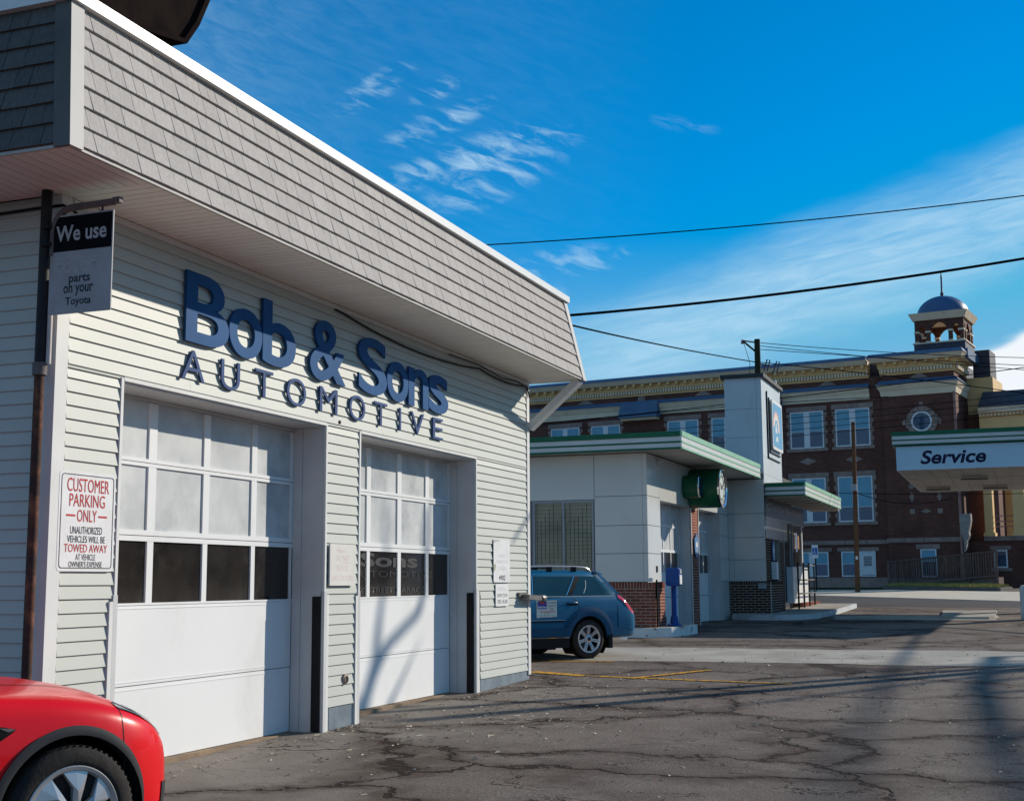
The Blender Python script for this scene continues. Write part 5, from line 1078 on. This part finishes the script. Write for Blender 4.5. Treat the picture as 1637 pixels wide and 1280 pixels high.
# ------------------------------------------------------------------ vehicles
def catmull(pts, n):
    P = [pts[0]]+list(pts)+[pts[-1]]; out = []
    for i in range(1, len(P)-2):
        for j in range(n):
            t = j/n; a, b, c, d = P[i-1], P[i], P[i+1], P[i+2]
            out.append(tuple(.5*((2*b[k])+(-a[k]+c[k])*t+(2*a[k]-5*b[k]+4*c[k]-d[k])*t*t+(-a[k]+3*b[k]-3*c[k]+d[k])*t**3) for k in range(len(b))))
    return out+[tuple(pts[-1])]
def lerp_tab(tab, x):
    if x <= tab[0][0]: return tab[0][1:]
    for a, b in zip(tab, tab[1:]):
        if x <= b[0]:
            t = (x-a[0])/(b[0]-a[0]); t = t*t*(3-2*t) if False else t
            return tuple(p+(q-p)*t for p, q in zip(a[1:], b[1:]))
    return tab[-1][1:]
class Body:
    """side skin of a car: a table along x of (half width, bottom, shoulder height, crown) becomes a loft"""
    def __init__(s, tab, n=5): s.tab = catmull(tab, 4); s.tab.sort(key=lambda q: q[0]); s.n = n
    def sec(s, x):
        w, zb, zt, cr = lerp_tab(s.tab, x); h = zt-zb
        ctl = [(0, zb), (w*.80, zb), (w*.955, zb+.035), (w*.985, zb+.12*h+.03), (w*1.0, zb+.42*h), (w*.995, zb+.66*h), (w*.975, zb+.84*h), (w*.945, zb+.94*h), (w*.885, zt), (w*.72, zt+cr*.45), (w*.42, zt+cr*.85), (0, zt+cr)]
        return catmull(ctl, s.n)
    def W(s, x, z):
        P = s.sec(x); best = 0
        for (y0, z0), (y1, z1) in zip(P, P[1:]):
            if z0 <= z <= z1 and z1 > z0: best = max(best, y0+(y1-y0)*(z-z0)/(z1-z0))
        return best
    def mesh(s, xs_):
        rows = [s.sec(x) for x in xs_]; m = len(rows[0]); mb = MB(); full = []
        for x, r_ in zip(xs_, rows): full += [(x, y, z) for y, z in r_]+[(x, -y, z) for y, z in r_[::-1][1:-1]]
        L = 2*m-2; fs = []
        for i in range(len(xs_)-1):
            for j in range(L): fs.append((i*L+j, i*L+(j+1) % L, (i+1)*L+(j+1) % L, (i+1)*L+j))
        fs += [tuple(range(L)), tuple(range((len(xs_)-1)*L, len(xs_)*L))[::-1]]
        return mb.add(full, fs)
    def patch(s, xs_, v0, v1, off, side, nv=8):
        """strip of skin between section fractions v0..v1 (functions or numbers), lifted by off"""
        vs = []
        for x in xs_:
            P = s.sec(x); m = len(P)-1; a = v0(x) if callable(v0) else v0; b = v1(x) if callable(v1) else v1
            for j in range(nv+1):
                t = (a+(b-a)*j/nv)*m; i = min(int(t), m-1); f = t-i; y, z = P[i][0]+(P[i+1][0]-P[i][0])*f, P[i][1]+(P[i+1][1]-P[i][1])*f
                ty, tz = P[i+1][0]-P[i][0], P[i+1][1]-P[i][1]; l = math.hypot(ty, tz) or 1
                vs.append((x+(off*.6 if x > s.nose else 0), side*(y+tz/l*off), z-ty/l*off))
        k = nv+1; return MB().add(vs, [(i*k+j, i*k+j+1, (i+1)*k+j+1, (i+1)*k+j) for i in range(len(xs_)-1) for j in range(nv)])
    nose = 99
def cut(o, cutters):
    for c in cutters:
        c.parent = o.parent; m = o.modifiers.new('b', 'BOOLEAN'); m.operation = 'DIFFERENCE'; m.object = c; m.solver = 'EXACT'
    bpy.context.view_layer.update(); dg = bpy.context.evaluated_depsgraph_get()
    me = bpy.data.meshes.new_from_object(o.evaluated_get(dg)); o.modifiers.clear(); o.data = me
    for c in cutters: bpy.data.objects.remove(c)
    smooth_mesh(me, 32)
def cyl_cut(x, y, z, r, L): return MB().lathe([(0, 0), (r, 0), (r, L), (0, L)], (x, y, z), (0, 1, 0), 56).build('cutter', BLACK)
def arch_strip(B, cx, cz, r0, r1, off, side, a0, a1, n=40, nr=3, lift=0.0):
    vs = []
    for i in range(n+1):
        t = R(a0+(a1-a0)*i/n)
        for j in range(nr+1):
            r = r0+(r1-r0)*j/nr; x = cx+r*math.cos(t); z = cz+r*math.sin(t); bulge = off*(1 if 0 < j < nr else .75)
            vs.append((x, side*(B.W(x, z)+bulge), z))
        r = r0; x = cx+r*math.cos(t); z = cz+r*math.sin(t); vs.append((x, side*(B.W(x, z)-.07), z))
    k = nr+2; fs = []
    for i in range(n):
        for j in range(nr): fs.append((i*k+j, i*k+j+1, (i+1)*k+j+1, (i+1)*k+j))
        fs.append((i*k, (i+1)*k, (i+1)*k+nr+1, i*k+nr+1))
    return MB().add(vs, fs)
TYRE = mat('tyre_rubber', (.022, .020, .019), (.034, .030, .028), 9, .75, .3, coords='obj', bump=.3, bs=40)
TREAD = mat('tyre_tread', (.045, .036, .030), (.03, .026, .022), 12, .85, .2, coords='obj')
ALLOY = mat('alloy_silver', (.50, .50, .51), (.45, .45, .46), 4, .28, .6, coords='obj', metal=.55)
GUNM = mat('wheel_dark', (.02, .02, .023), (.015, .015, .017), 4, .4, .5, coords='obj')
def wheel(parent, x, y, z, r, w, side, style, steer=0.0, spin=0.0):
    e = bpy.data.objects.new('wheel', None); e.empty_display_size = .1; COL.objects.link(e); e.parent = parent; e.location = (x, y, z); e.rotation_euler = (0, 0, steer); e['frame'] = 1
    ax = (0, side, 0); h = w/2; rr = r*.70
    tb = MB().lathe([(rr-.01, -h), (rr+.03, -h-.004), (r*.93, -h+.004), (r*.985, -h+.025), (r, -h+.05), (r, h-.05), (r*.985, h-.025), (r*.93, h-.004), (rr+.03, h+.006), (rr+.008, h+.004), (rr-.004, h-.006), (rr-.012, h-.03)], (0, 0, 0), ax, 56)
    tb.build('tyre', TYRE, e, True)
    td = MB(); n = 64
    for i in range(n):
        t = 2*math.pi*i/n; t2 = t+2*math.pi/n*.62
        for ya, yb, sh_ in ((-h+.03, -.02, .0), (.02, h-.03, .4), (h-.034, h-.012, .2)):
            q = []; rl = r+.0015 if yb < h-.02 else r*.985+.0015
            for yy in (ya, yb):
                for tt in (t+sh_*2*math.pi/n, t2+sh_*2*math.pi/n): q.append((rl*math.cos(tt), side*yy, rl*math.sin(tt)))
            td.add(q, [(0, 1, 3, 2)])
    td.build('tread', TREAD, e, kind='stuff')
    MB().lathe([(rr-.012, h-.02), (rr-.02, -h+.02), (.05, -h+.03), (.0, -h+.03)], (0, 0, 0), ax, 40).build('barrel', GUNM, e, True)
    MB().lathe([(rr-.012, h-.012), (rr+.004, h+.003), (rr-.001, h+.009), (rr-.018, h+.006), (rr-.030, h-.012)], (0, 0, 0), ax, 56).build('rim', ALLOY, e, True)
    if style == 'blade':
        MB().lathe([(0, h-.045), (rr-.02, h-.03)], (0, 0, 0), ax, 40).build('wheel_disc', GUNM, e, True)
        N = 7
        for i in range(N):
            t0 = 2*math.pi*i/N+spin; wd_i, wd_o = .26, .30; tw = .20; b = MB()
            pts = []
            for rad, tt in ((.055, -wd_i*1.3), (rr*.55, -wd_o*.75+tw*.4), (rr-.022, -wd_o+tw), (rr-.018, tw), (rr-.022, wd_o+tw), (rr*.55, wd_o*.62+tw*.4), (.055, wd_i*1.3)):
                pts.append((rad, t0+tt))
            lo = [(a*math.cos(t), side*(h-.028+.012*(a < .1)), a*math.sin(t)) for a, t in pts]; hi = [(a*math.cos(t), side*(h-.002+.010*(a < rr*.6)), a*math.sin(t)) for a, t in pts]
            n = len(pts); mid = (rr*.5*math.cos(t0+tw*.45), side*(h+.018), rr*.5*math.sin(t0+tw*.45))
            b.add(lo+hi+[mid], [(j, (j+1) % n, n+(j+1) % n, n+j) for j in range(n)]+[(n+j, n+(j+1) % n, 2*n) for j in range(n)]); b.build('spoke', ALLOY, e)
        MB().lathe([(.06, h-.01), (.058, h+.012), (.03, h+.022), (0, h+.024)], (0, 0, 0), ax, 20).build('hub_cap', ALLOY, e, True)
    else:
        N = 7
        for i in range(N):
            t = 2*math.pi*i/N+spin; c, s = math.cos(t), math.sin(t); b = MB(); sec_ = []
            for rad, hw_, yy in ((.045, .026, h-.03), (rr*.6, .024, h-.008), (rr-.02, .032, h-.004)):
                for q in (-1, 1): sec_.append((rad*c-q*hw_*s, side*yy, rad*s+q*hw_*c))
                for q in (1, -1): sec_.append((rad*c-q*hw_*s*.9, side*(yy-.035), rad*s+q*hw_*c*.9))
            b.add(sec_, [(i_*4+j, i_*4+(j+1) % 4, i_*4+4+(j+1) % 4, i_*4+4+j) for i_ in range(2) for j in range(4)]+[(0, 1, 2, 3), (8, 9, 10, 11)]); b.build('spoke', ALLOY, e)
            g_ = MB(); g_.add([(rad*c-q*.004*s, side*(yy+.001), rad*s+q*.004*c) for rad, yy in ((.06, h-.027), (rr*.6, h-.008), (rr-.03, h-.0045)) for q in (-1, 1)], [(0, 1, 3, 2), (2, 3, 5, 4)]); g_.build('spoke_groove', GUNM, e)
        MB().lathe([(.075, h-.06), (.07, h-.02), (.05, h-.004), (0, h-.002)], (0, 0, 0), ax, 20).build('hub_cap', ALLOY, e, True); MB().lathe([(0, h), (.033, h)], (0, 0, 0), ax, 16).build('hub_badge', GUNM, e)
        MB().lathe([(.05, -.03), (rr*.72, -.03), (rr*.72, -.045), (.05, -.045)], (0, 0, 0), ax, 32).build('brake_disc', HS, e, True)
    return e
def wheel_well(parent, x, z, r, y0, y1, side):
    b = MB(); n = 30; vs = []
    for i in range(n+1):
        t = R(-40+260*i/n)
        for y_ in (y0, y1): vs.append((x+r*math.cos(t), side*y_, z+r*math.sin(t)))
    b.add(vs, [(2*i, 2*i+1, 2*i+3, 2*i+2) for i in range(n)])
    b.add([(x+r*math.cos(R(-40+260*i/n)), side*(y0+.002), z+r*math.sin(R(-40+260*i/n))) for i in range(n+1)], [tuple(range(n+1))]); b.build('wheel_well', DARK, parent)
def linspace(a, b, n): return [a+(b-a)*i/(n-1) for i in range(n)]
# ---- red crossover by the near corner: x forward from the front axle, z up from the road
CR_LOC = (6.23, 5.54); RH = R(-24)
rc = thing('red_car', 'glossy red crossover car nosing out beside the near corner of the garage', 'car', (6.23, 5.54, gz(6.23)), rotz=RH)
def paint(name, base, dark, metal, rough):
    return mat(name, base, dark, 1.0, rough, .5, coords='obj', metal=metal, coat=.28)
RP = paint('red_paint', (.68, .004, .010), (.64, .004, .009), .0, .30)
AX = .36
B1 = Body([(-3.78, .66, .42, .86, .03), (-3.70, .80, .34, .93, .05), (-3.4, .915, .28, 1.0, .05), (-2.85, .955, .26, 1.03, .04), (-2.0, .955, .22, 1.03, .04), (-1.2, .955, .22, 1.015, .04), (-.7, .955, .22, .995, .06), (-.3, .955, .22, .972, .075), (0, .953, .23, .945, .085), (.23, .935, .23, .905, .085), (.41, .892, .24, .850, .08), (.55, .820, .25, .785, .07), (.64, .740, .26, .725, .055), (.72, .64, .28, .655, .04), (.77, .50, .33, .58, .02)])
B1.nose = .3
xs_ = linspace(-3.78, -1.0, 30)[:-1]+linspace(-1.0, .2, 26)[:-1]+linspace(.2, .77, 26)
body = B1.mesh(xs_).build('body', RP, rc)
cut(body, [cyl_cut(x, s*.60-(.7 if s < 0 else 0), AX, .412, .7) for x in (0, -2.89) for s in (-1, 1)])
CLAD = mat('arch_cladding', (.040, .042, .045), (.034, .035, .038), 8, .6, .3, coords='obj')
for s in (-1, 1):
    for x in (0, -2.89):
        wheel_well(rc, x, AX, .409, .60, .945, s)
        arch_strip(B1, x, AX, .408, .458, .013, s, -8 if x == 0 else -20, 200).build('arch_trim', CLAD, rc, True)
        wheel(rc, x, s*.835, AX, .36, .245, s, 'blade', steer=R(-2) if x == 0 else 0, spin=.42)
    hl = B1.patch(linspace(.30, .68, 20), lambda x: .70-.02*(x-.30)/.38, lambda x: .735+.085*math.sin(math.pi*min(1, max(0, (x-.26)/.46)))**.7, .005, s)
    hl.build('headlight', mat('headlight_lens', (.035, .05, .075), (.05, .07, .10), 6, .06, .7, coords='obj', coat=1.0), rc, True)
    hr = B1.patch(linspace(.35, .65, 16), .745, lambda x: .765+.035*math.sin(math.pi*(x-.36)/.36), .0075, s); hr.build('headlight_strip', mat('headlight_chrome', (.55, .57, .6), rough=.15, metal=.7), rc, True)
    B1.patch(linspace(.30, .305, 2), .33, .74, .002, s).build('bumper_seam', BLACK, rc)
    B1.patch(linspace(-1.0, .29, 30), .865, .869, .0025, s).build('bonnet_seam', BLACK, rc)
    B1.patch([-1.02, -1.013], .2, .86, .002, s).build('door_seam', BLACK, rc); B1.patch(linspace(-2.3, -.62, 12), .03, .13, .012, s).build('sill_cladding', CLAD, rc, True)
    bd = MB(); y_ = B1.W(-.4, .80)+.004; pts = [(-.70, .845), (-.40, .842), (-.325, .825), (-.36, .800), (-.42, .765), (-.52, .79)]
    bd.prism([(a, s*y_, b) for a, b in pts], (0, s*.014, 0)); bd.build('side_badge', mat('gloss_black', (.008, .008, .009), rough=.08, spec=.8), rc)
    MB().prism([(a, s*(y_+.0145), b) for a, b in ((-.42, .838), (-.36, .832), (-.33, .824), (-.37, .815))], (0, s*.003, 0)).build('badge_glint', CHR, rc)
B1.patch(linspace(.64, .769, 6), .14, .36, .006, -1).build('lower_grille', CLAD, rc, True); B1.patch(linspace(.64, .769, 6), .14, .36, .006, 1).build('lower_grille', CLAD, rc, True)
# cabin
def cabin(parent, rings, m_glass, m_roof, n_roof):
    """rings: (z, x_rear, x_front, half width rear, half width front, corner)"""
    L = 36; vs = []
    def ring(z, xr, xf, wr, wf, c):
        out = []
        for i in range(L):
            t = 2*math.pi*i/L; u, v_ = math.cos(t), math.sin(t); u = math.copysign(abs(u)**c, u); v_ = math.copysign(abs(v_)**c, v_)
            f = (u+1)/2; out.append((xr+(xf-xr)*f, (wr+(wf-wr)*f)*v_, z))
        return out
    rs_ = [ring(*q) for q in rings]
    def skin(a, b, name, m, cap):
        vv = [p for q in rs_[a:b+1] for p in q]; n = b-a
        fs = [(i*L+j, i*L+(j+1) % L, (i+1)*L+(j+1) % L, (i+1)*L+j) for i in range(n) for j in range(L)]+([tuple(range(n*L, (n+1)*L))] if cap else [])
        return MB().add(vv, fs).build(name, m, parent, True)
    skin(0, n_roof, 'cabin_glass', m_glass, False); return skin(n_roof, len(rings)-1, 'roof', m_roof, True)
CGL = mat('tinted_glass', (.012, .020, .022), (.010, .016, .018), 1, .04, .7, coords='obj')
cabin(rc, [(.98, -3.55, -.55, .80, .86, .5), (1.15, -3.3, -.95, .74, .80, .5), (1.35, -2.95, -1.35, .66, .70, .5), (1.50, -2.55, -1.75, .58, .60, .55), (1.56, -2.45, -1.85, .5, .52, .6), (1.60, -2.3, -2.0, .3, .3, .7)], CGL, mat('gloss_black', (.008, .008, .009)), 3)
# ---- blue estate car parked nose-in behind the garage: x forward from the rear axle
WH = R(143); bw = thing('blue_estate_car', 'dark blue estate car with roof rails and a courtesy car door sign', 'car', (22.12, 7.50, gz(22)), rotz=WH)
BP = paint('blue_paint', (.005, .105, .215), (.004, .09, .185), .0, .35); BP2 = mat('blue_cladding', (.010, .065, .14), (.009, .055, .12), 3, .5, .4, coords='obj')
B2 = Body([(-1.07, .68, .42, .74, .02), (-1.03, .78, .36, .79, .04), (-.93, .840, .34, .88, .06), (-.74, .855, .33, 1.03, .03), (-.45, .865, .32, 1.05, .03), (0, .88, .30, 1.045, .03), (.8, .88, .28, 1.02, .03), (2.0, .88, .27, .98, .03), (2.4, .88, .27, .94, .08), (3.0, .86, .28, .86, .07), (3.45, .76, .32, .74, .05), (3.66, .55, .38, .62, .02)])
b2 = B2.mesh(linspace(-1.07, -.6, 22)[:-1]+linspace(-.6, .6, 26)[:-1]+linspace(.6, 3.66, 36)).build('body', BP, bw)
cut(b2, [cyl_cut(x, s*.58-(.7 if s < 0 else 0), .325, .385, .7) for x in (0, 2.67) for s in (-1, 1)])
CGL2 = mat('teal_tinted_glass', (.012, .050, .060), (.010, .035, .045), 1.6, .04, .8, coords='obj')
cabin(bw, [(1.03, -.80, 2.62, .785, .83, .26), (1.12, -.70, 2.35, .765, .80, .26), (1.25, -.55, 1.95, .725, .75, .26), (1.37, -.41, 1.60, .675, .69, .28), (1.415, -.38, 1.48, .65, .66, .3), (1.455, -.38, 1.35, .60, .6, .4), (1.475, -.22, 1.1, .4, .4, .6)], CGL2, BP, 3)
def cab_y(x, z):
    tab_ = [(1.03, .785), (1.12, .765), (1.25, .725), (1.37, .675), (1.415, .65)]; return lerp_tab(tab_, z)[0]*(1+.03*max(0, min(1, (x+.4)/2)))
def strip(name, m, x0, z0, x1, z1, w, s, off=.006, n=6):
    vs = []
    for i in range(n+1):
        t = i/n; x = x0+(x1-x0)*t; z = z0+(z1-z0)*t
        for d in (-w/2, w/2): vs.append((x+d, s*(cab_y(x, z)+off), z))
    return MB().add(vs, [(2*i, 2*i+1, 2*i+3, 2*i+2) for i in range(n)]).build(name, m, bw)
for s in (-1, 1):
    for x in (0, 2.67):
        wheel_well(bw, x, .325, .382, .58, .865, s); arch_strip(B2, x, .325, .382, .535 if x == 0 else .50, .028, s, 8, 172, lift=.02).build('wheel_flare', BP2, bw, True)
        wheel(bw, x, s*.77, .325, .325, .215, s, 'alloy', spin=R(90))
    strip('door_pillar', mat('pillar_black', (.01, .01, .011), rough=.4), .34, 1.06, .10, 1.37, .10, s, .008); strip('chrome_trim', CHR, .40, 1.06, .17, 1.375, .018, s, .011)
    strip('tail_pillar', BP, -.68, 1.05, -.36, 1.40, .075, s, .010); strip('chrome_trim', CHR, -.62, 1.07, -.30, 1.39, .014, s, .013); strip('centre_pillar', MATS['pillar_black'], 1.16, 1.05, 1.08, 1.38, .09, s, .008); strip('chrome_trim', CHR, 1.10, 1.05, 1.03, 1.38, .02, s, .011)
    strip('quarter_frame', SIGNW, .04, 1.085, -.02, 1.18, .014, s, .009); strip('quarter_frame', SIGNW, -.02, 1.18, -.05, 1.30, .012, s, .009)
    zz = linspace(-.60, 2.2, 14); MB().add([(x, s*(B2.W(x, 1.01 if x > 0 else 1.02)+.008), z) for x in zz for z in (1.025, 1.043)], [(2*i, 2*i+1, 2*i+3, 2*i+2) for i in range(13)]).build('belt_trim', CHR, bw)
    # side moulding, lower cladding step, silver sill line
    def rail_(name, m, x0, x1, z0, z1, off):
        X = linspace(x0, x1, 14); vs = []
        for x in X: vs += [(x, s*(B2.W(x, z0)+.001), z0), (x, s*(B2.W(x, z0)+off), z0+.004), (x, s*(B2.W(x, z1)+off), z1-.006), (x, s*(B2.W(x, z1)+.001), z1)]
        return MB().add(vs, [(4*i+j, 4*i+j+1, 4*i+5+j, 4*i+4+j) for i in range(13) for j in range(3)]).build(name, m, bw)
    MOU = mat('moulding_dark', (.004, .022, .05), rough=.5); rail_('side_moulding', MOU, .50, 2.1, .612, .640, .024); rail_('moulding_trim', CHR, .50, 2.1, .642, .655, .022); rail_('sill_cladding', BP2, .42, 2.2, .375, .52, .030); rail_('sill_strip', CHR, .42, 2.2, .352, .370, .030); MB().box(.40, 2.25, s*.70 if s > 0 else -.868, .868 if s > 0 else s*.70, .19, .349).build('sill_skirt', BLACK, bw)
    rail_('door_seam', BLACK, 1.105, 1.115, .35, 1.02, .003)
    # rear door outline, curved over the arch
    dl = catmull([(.285, 1.02), (.22, .92), (.20, .84), (.28, .72), (.42, .60), (.50, .46)], 5)
    MB().add([(x+d, s*(B2.W(x, z)+(.005 if z > .72 else .030)), z) for x, z in dl for d in (-.005, .005)], [(2*i, 2*i+1, 2*i+3, 2*i+2) for i in range(len(dl)-1)]).build('door_seam', BLACK, bw)
    hd = MB().prism([(.34+.115*a, s*(B2.W(.35, .915)+.004), .915+b) for a, b in rrect(-1, 1, -.03, .03, .028)], (0, s*.004, 0)); hd.build('handle_cup', BLACK, bw)
    MB().tube([(.24, s*(B2.W(.3, .915)+.01), .93), (.30, s*(B2.W(.3, .915)+.035), .93), (.42, s*(B2.W(.4, .915)+.035), .93), (.46, s*(B2.W(.4, .915)+.01), .925)], .014, 8).build('door_handle', BP, bw, True)
    # tail lamp wraps the corner
    tl = B2.patch(linspace(-1.0, -.66, 14), lambda x: .46+.15*min(1, max(0, (x+.95)/.27)), .735, .010, s, 8); tl.build('tail_light', mat('tail_red', (.50, .012, .014), (.62, .03, .025), 14, .08, .7, coords='obj', coat=1), bw, True)
    B2.patch(linspace(-1.02, -.90, 6), .43, .50, .011, s, 4).build('reverse_light', SIGNW, bw, True)
    B2.patch(linspace(-1.068, -.62, 16), .30, .50, .016, s, 6).build('bumper_cover', BP, bw, True); B2.patch(linspace(-1.05, -.46, 12), .155, .17, .018, s, 2).build('bumper_strip', CHR, bw)
    B2.patch(linspace(-1.05, -.44, 12), .02, .15, .010, s, 3).build('bumper_skirt', BLACK, bw); MB().box(-.50, -.43, s*.70 if s > 0 else -.86, s*.86 if s > 0 else -.70, .16, .46).build('mud_flap', BLACK, bw)
    # roof rail on three feet
    MB().tube(catmull([(-.26, s*.56, 1.44), (-.14, s*.58, 1.515), (.3, s*.60, 1.535), (1.0, s*.61, 1.53), (1.3, s*.61, 1.46)], 4), .016, 8).build('roof_rail', ALLOY if s > 0 else BLACK, bw, True)
    for x in (.12, .62, 1.1): MB().box(x-.05, x+.05, s*.60-.018, s*.60+.018, 1.455, 1.53).build('rail_foot', BLACK, bw)
MB().hexa([(-.50, -.60, 1.40), (-.34, -.62, 1.42), (-.34, .62, 1.42), (-.50, .60, 1.40)], [(-.50, -.58, 1.42), (-.34, -.62, 1.455), (-.34, .62, 1.455), (-.50, .58, 1.42)]).build('roof_spoiler', BP, bw)
for y_ in (-.25, .35): MB().box(.45, .60, y_-.3, y_+.3, .7, 1.2).build('seat', mat('seat_cloth', (.05, .05, .05), rough=.9), bw)
MB().tube([(-1.06, .5, .30), (-.7, .5, .32)], .04, 10).build('exhaust', CHR, bw, True)
# magnetic courtesy sign on the rear left door
ms = thing('magnetic_door_sign', 'white magnetic customer courtesy car sign on the blue rear door', 'sign', (22.12, 7.50, gz(22)), rotz=WH)
sy = B2.W(.8, .84)+.008; o_ = (1.055, sy, .665); UX = (-1, 0, 0); MAGW = mat('magnet_white', (.56, .62, .60), (.50, .56, .54), 5, .4)
plate('panel', MAGW, ms, o_, UX, EZ, rrect(0, .40, 0, .31, .01), .003); plate('logo', mat('logo_blue', (.03, .06, .32), rough=.4), ms, o_, UX, EZ, [(.015, .17), (.195, .17), (.195, .295), (.015, .295)], .001, .003)
plate('logo_swoosh', RED, ms, o_, UX, EZ, [(.03, .262), (.09, .287), (.15, .268), (.185, .235), (.13, .250), (.08, .250)], .001, .0042)
INK2 = mat('magnet_ink', (.03, .06, .09), rough=.5)
lines(ms, o_, UX, EZ, (('Bob & Sons', .03, .18, .185, .222, SIGNW, .03), ('CUSTOMER', .205, .385, .255, .285, INK2, 0), ('COURTESY', .205, .385, .205, .235, INK2, 0), ('CAR', .26, .33, .158, .188, INK2, 0), ('CALL 603.622.7070', .05, .36, .112, .140, RED, .01), ('FOR PICKUP', .15, .25, .09, .104, INK2, 0), ('bobandsonsauto.com', .05, .35, .018, .040, INK2, .02)), .0045)
plate('rule', mat('rule_green', (.15, .35, .25), rough=.5), ms, o_, UX, EZ, [(.03, .068), (.37, .068), (.37, .073), (.03, .073)], .001, .003); plate('rule', MATS['rule_green'], ms, o_, UX, EZ, [(.03, .052), (.37, .052), (.37, .056), (.03, .056)], .001, .003)
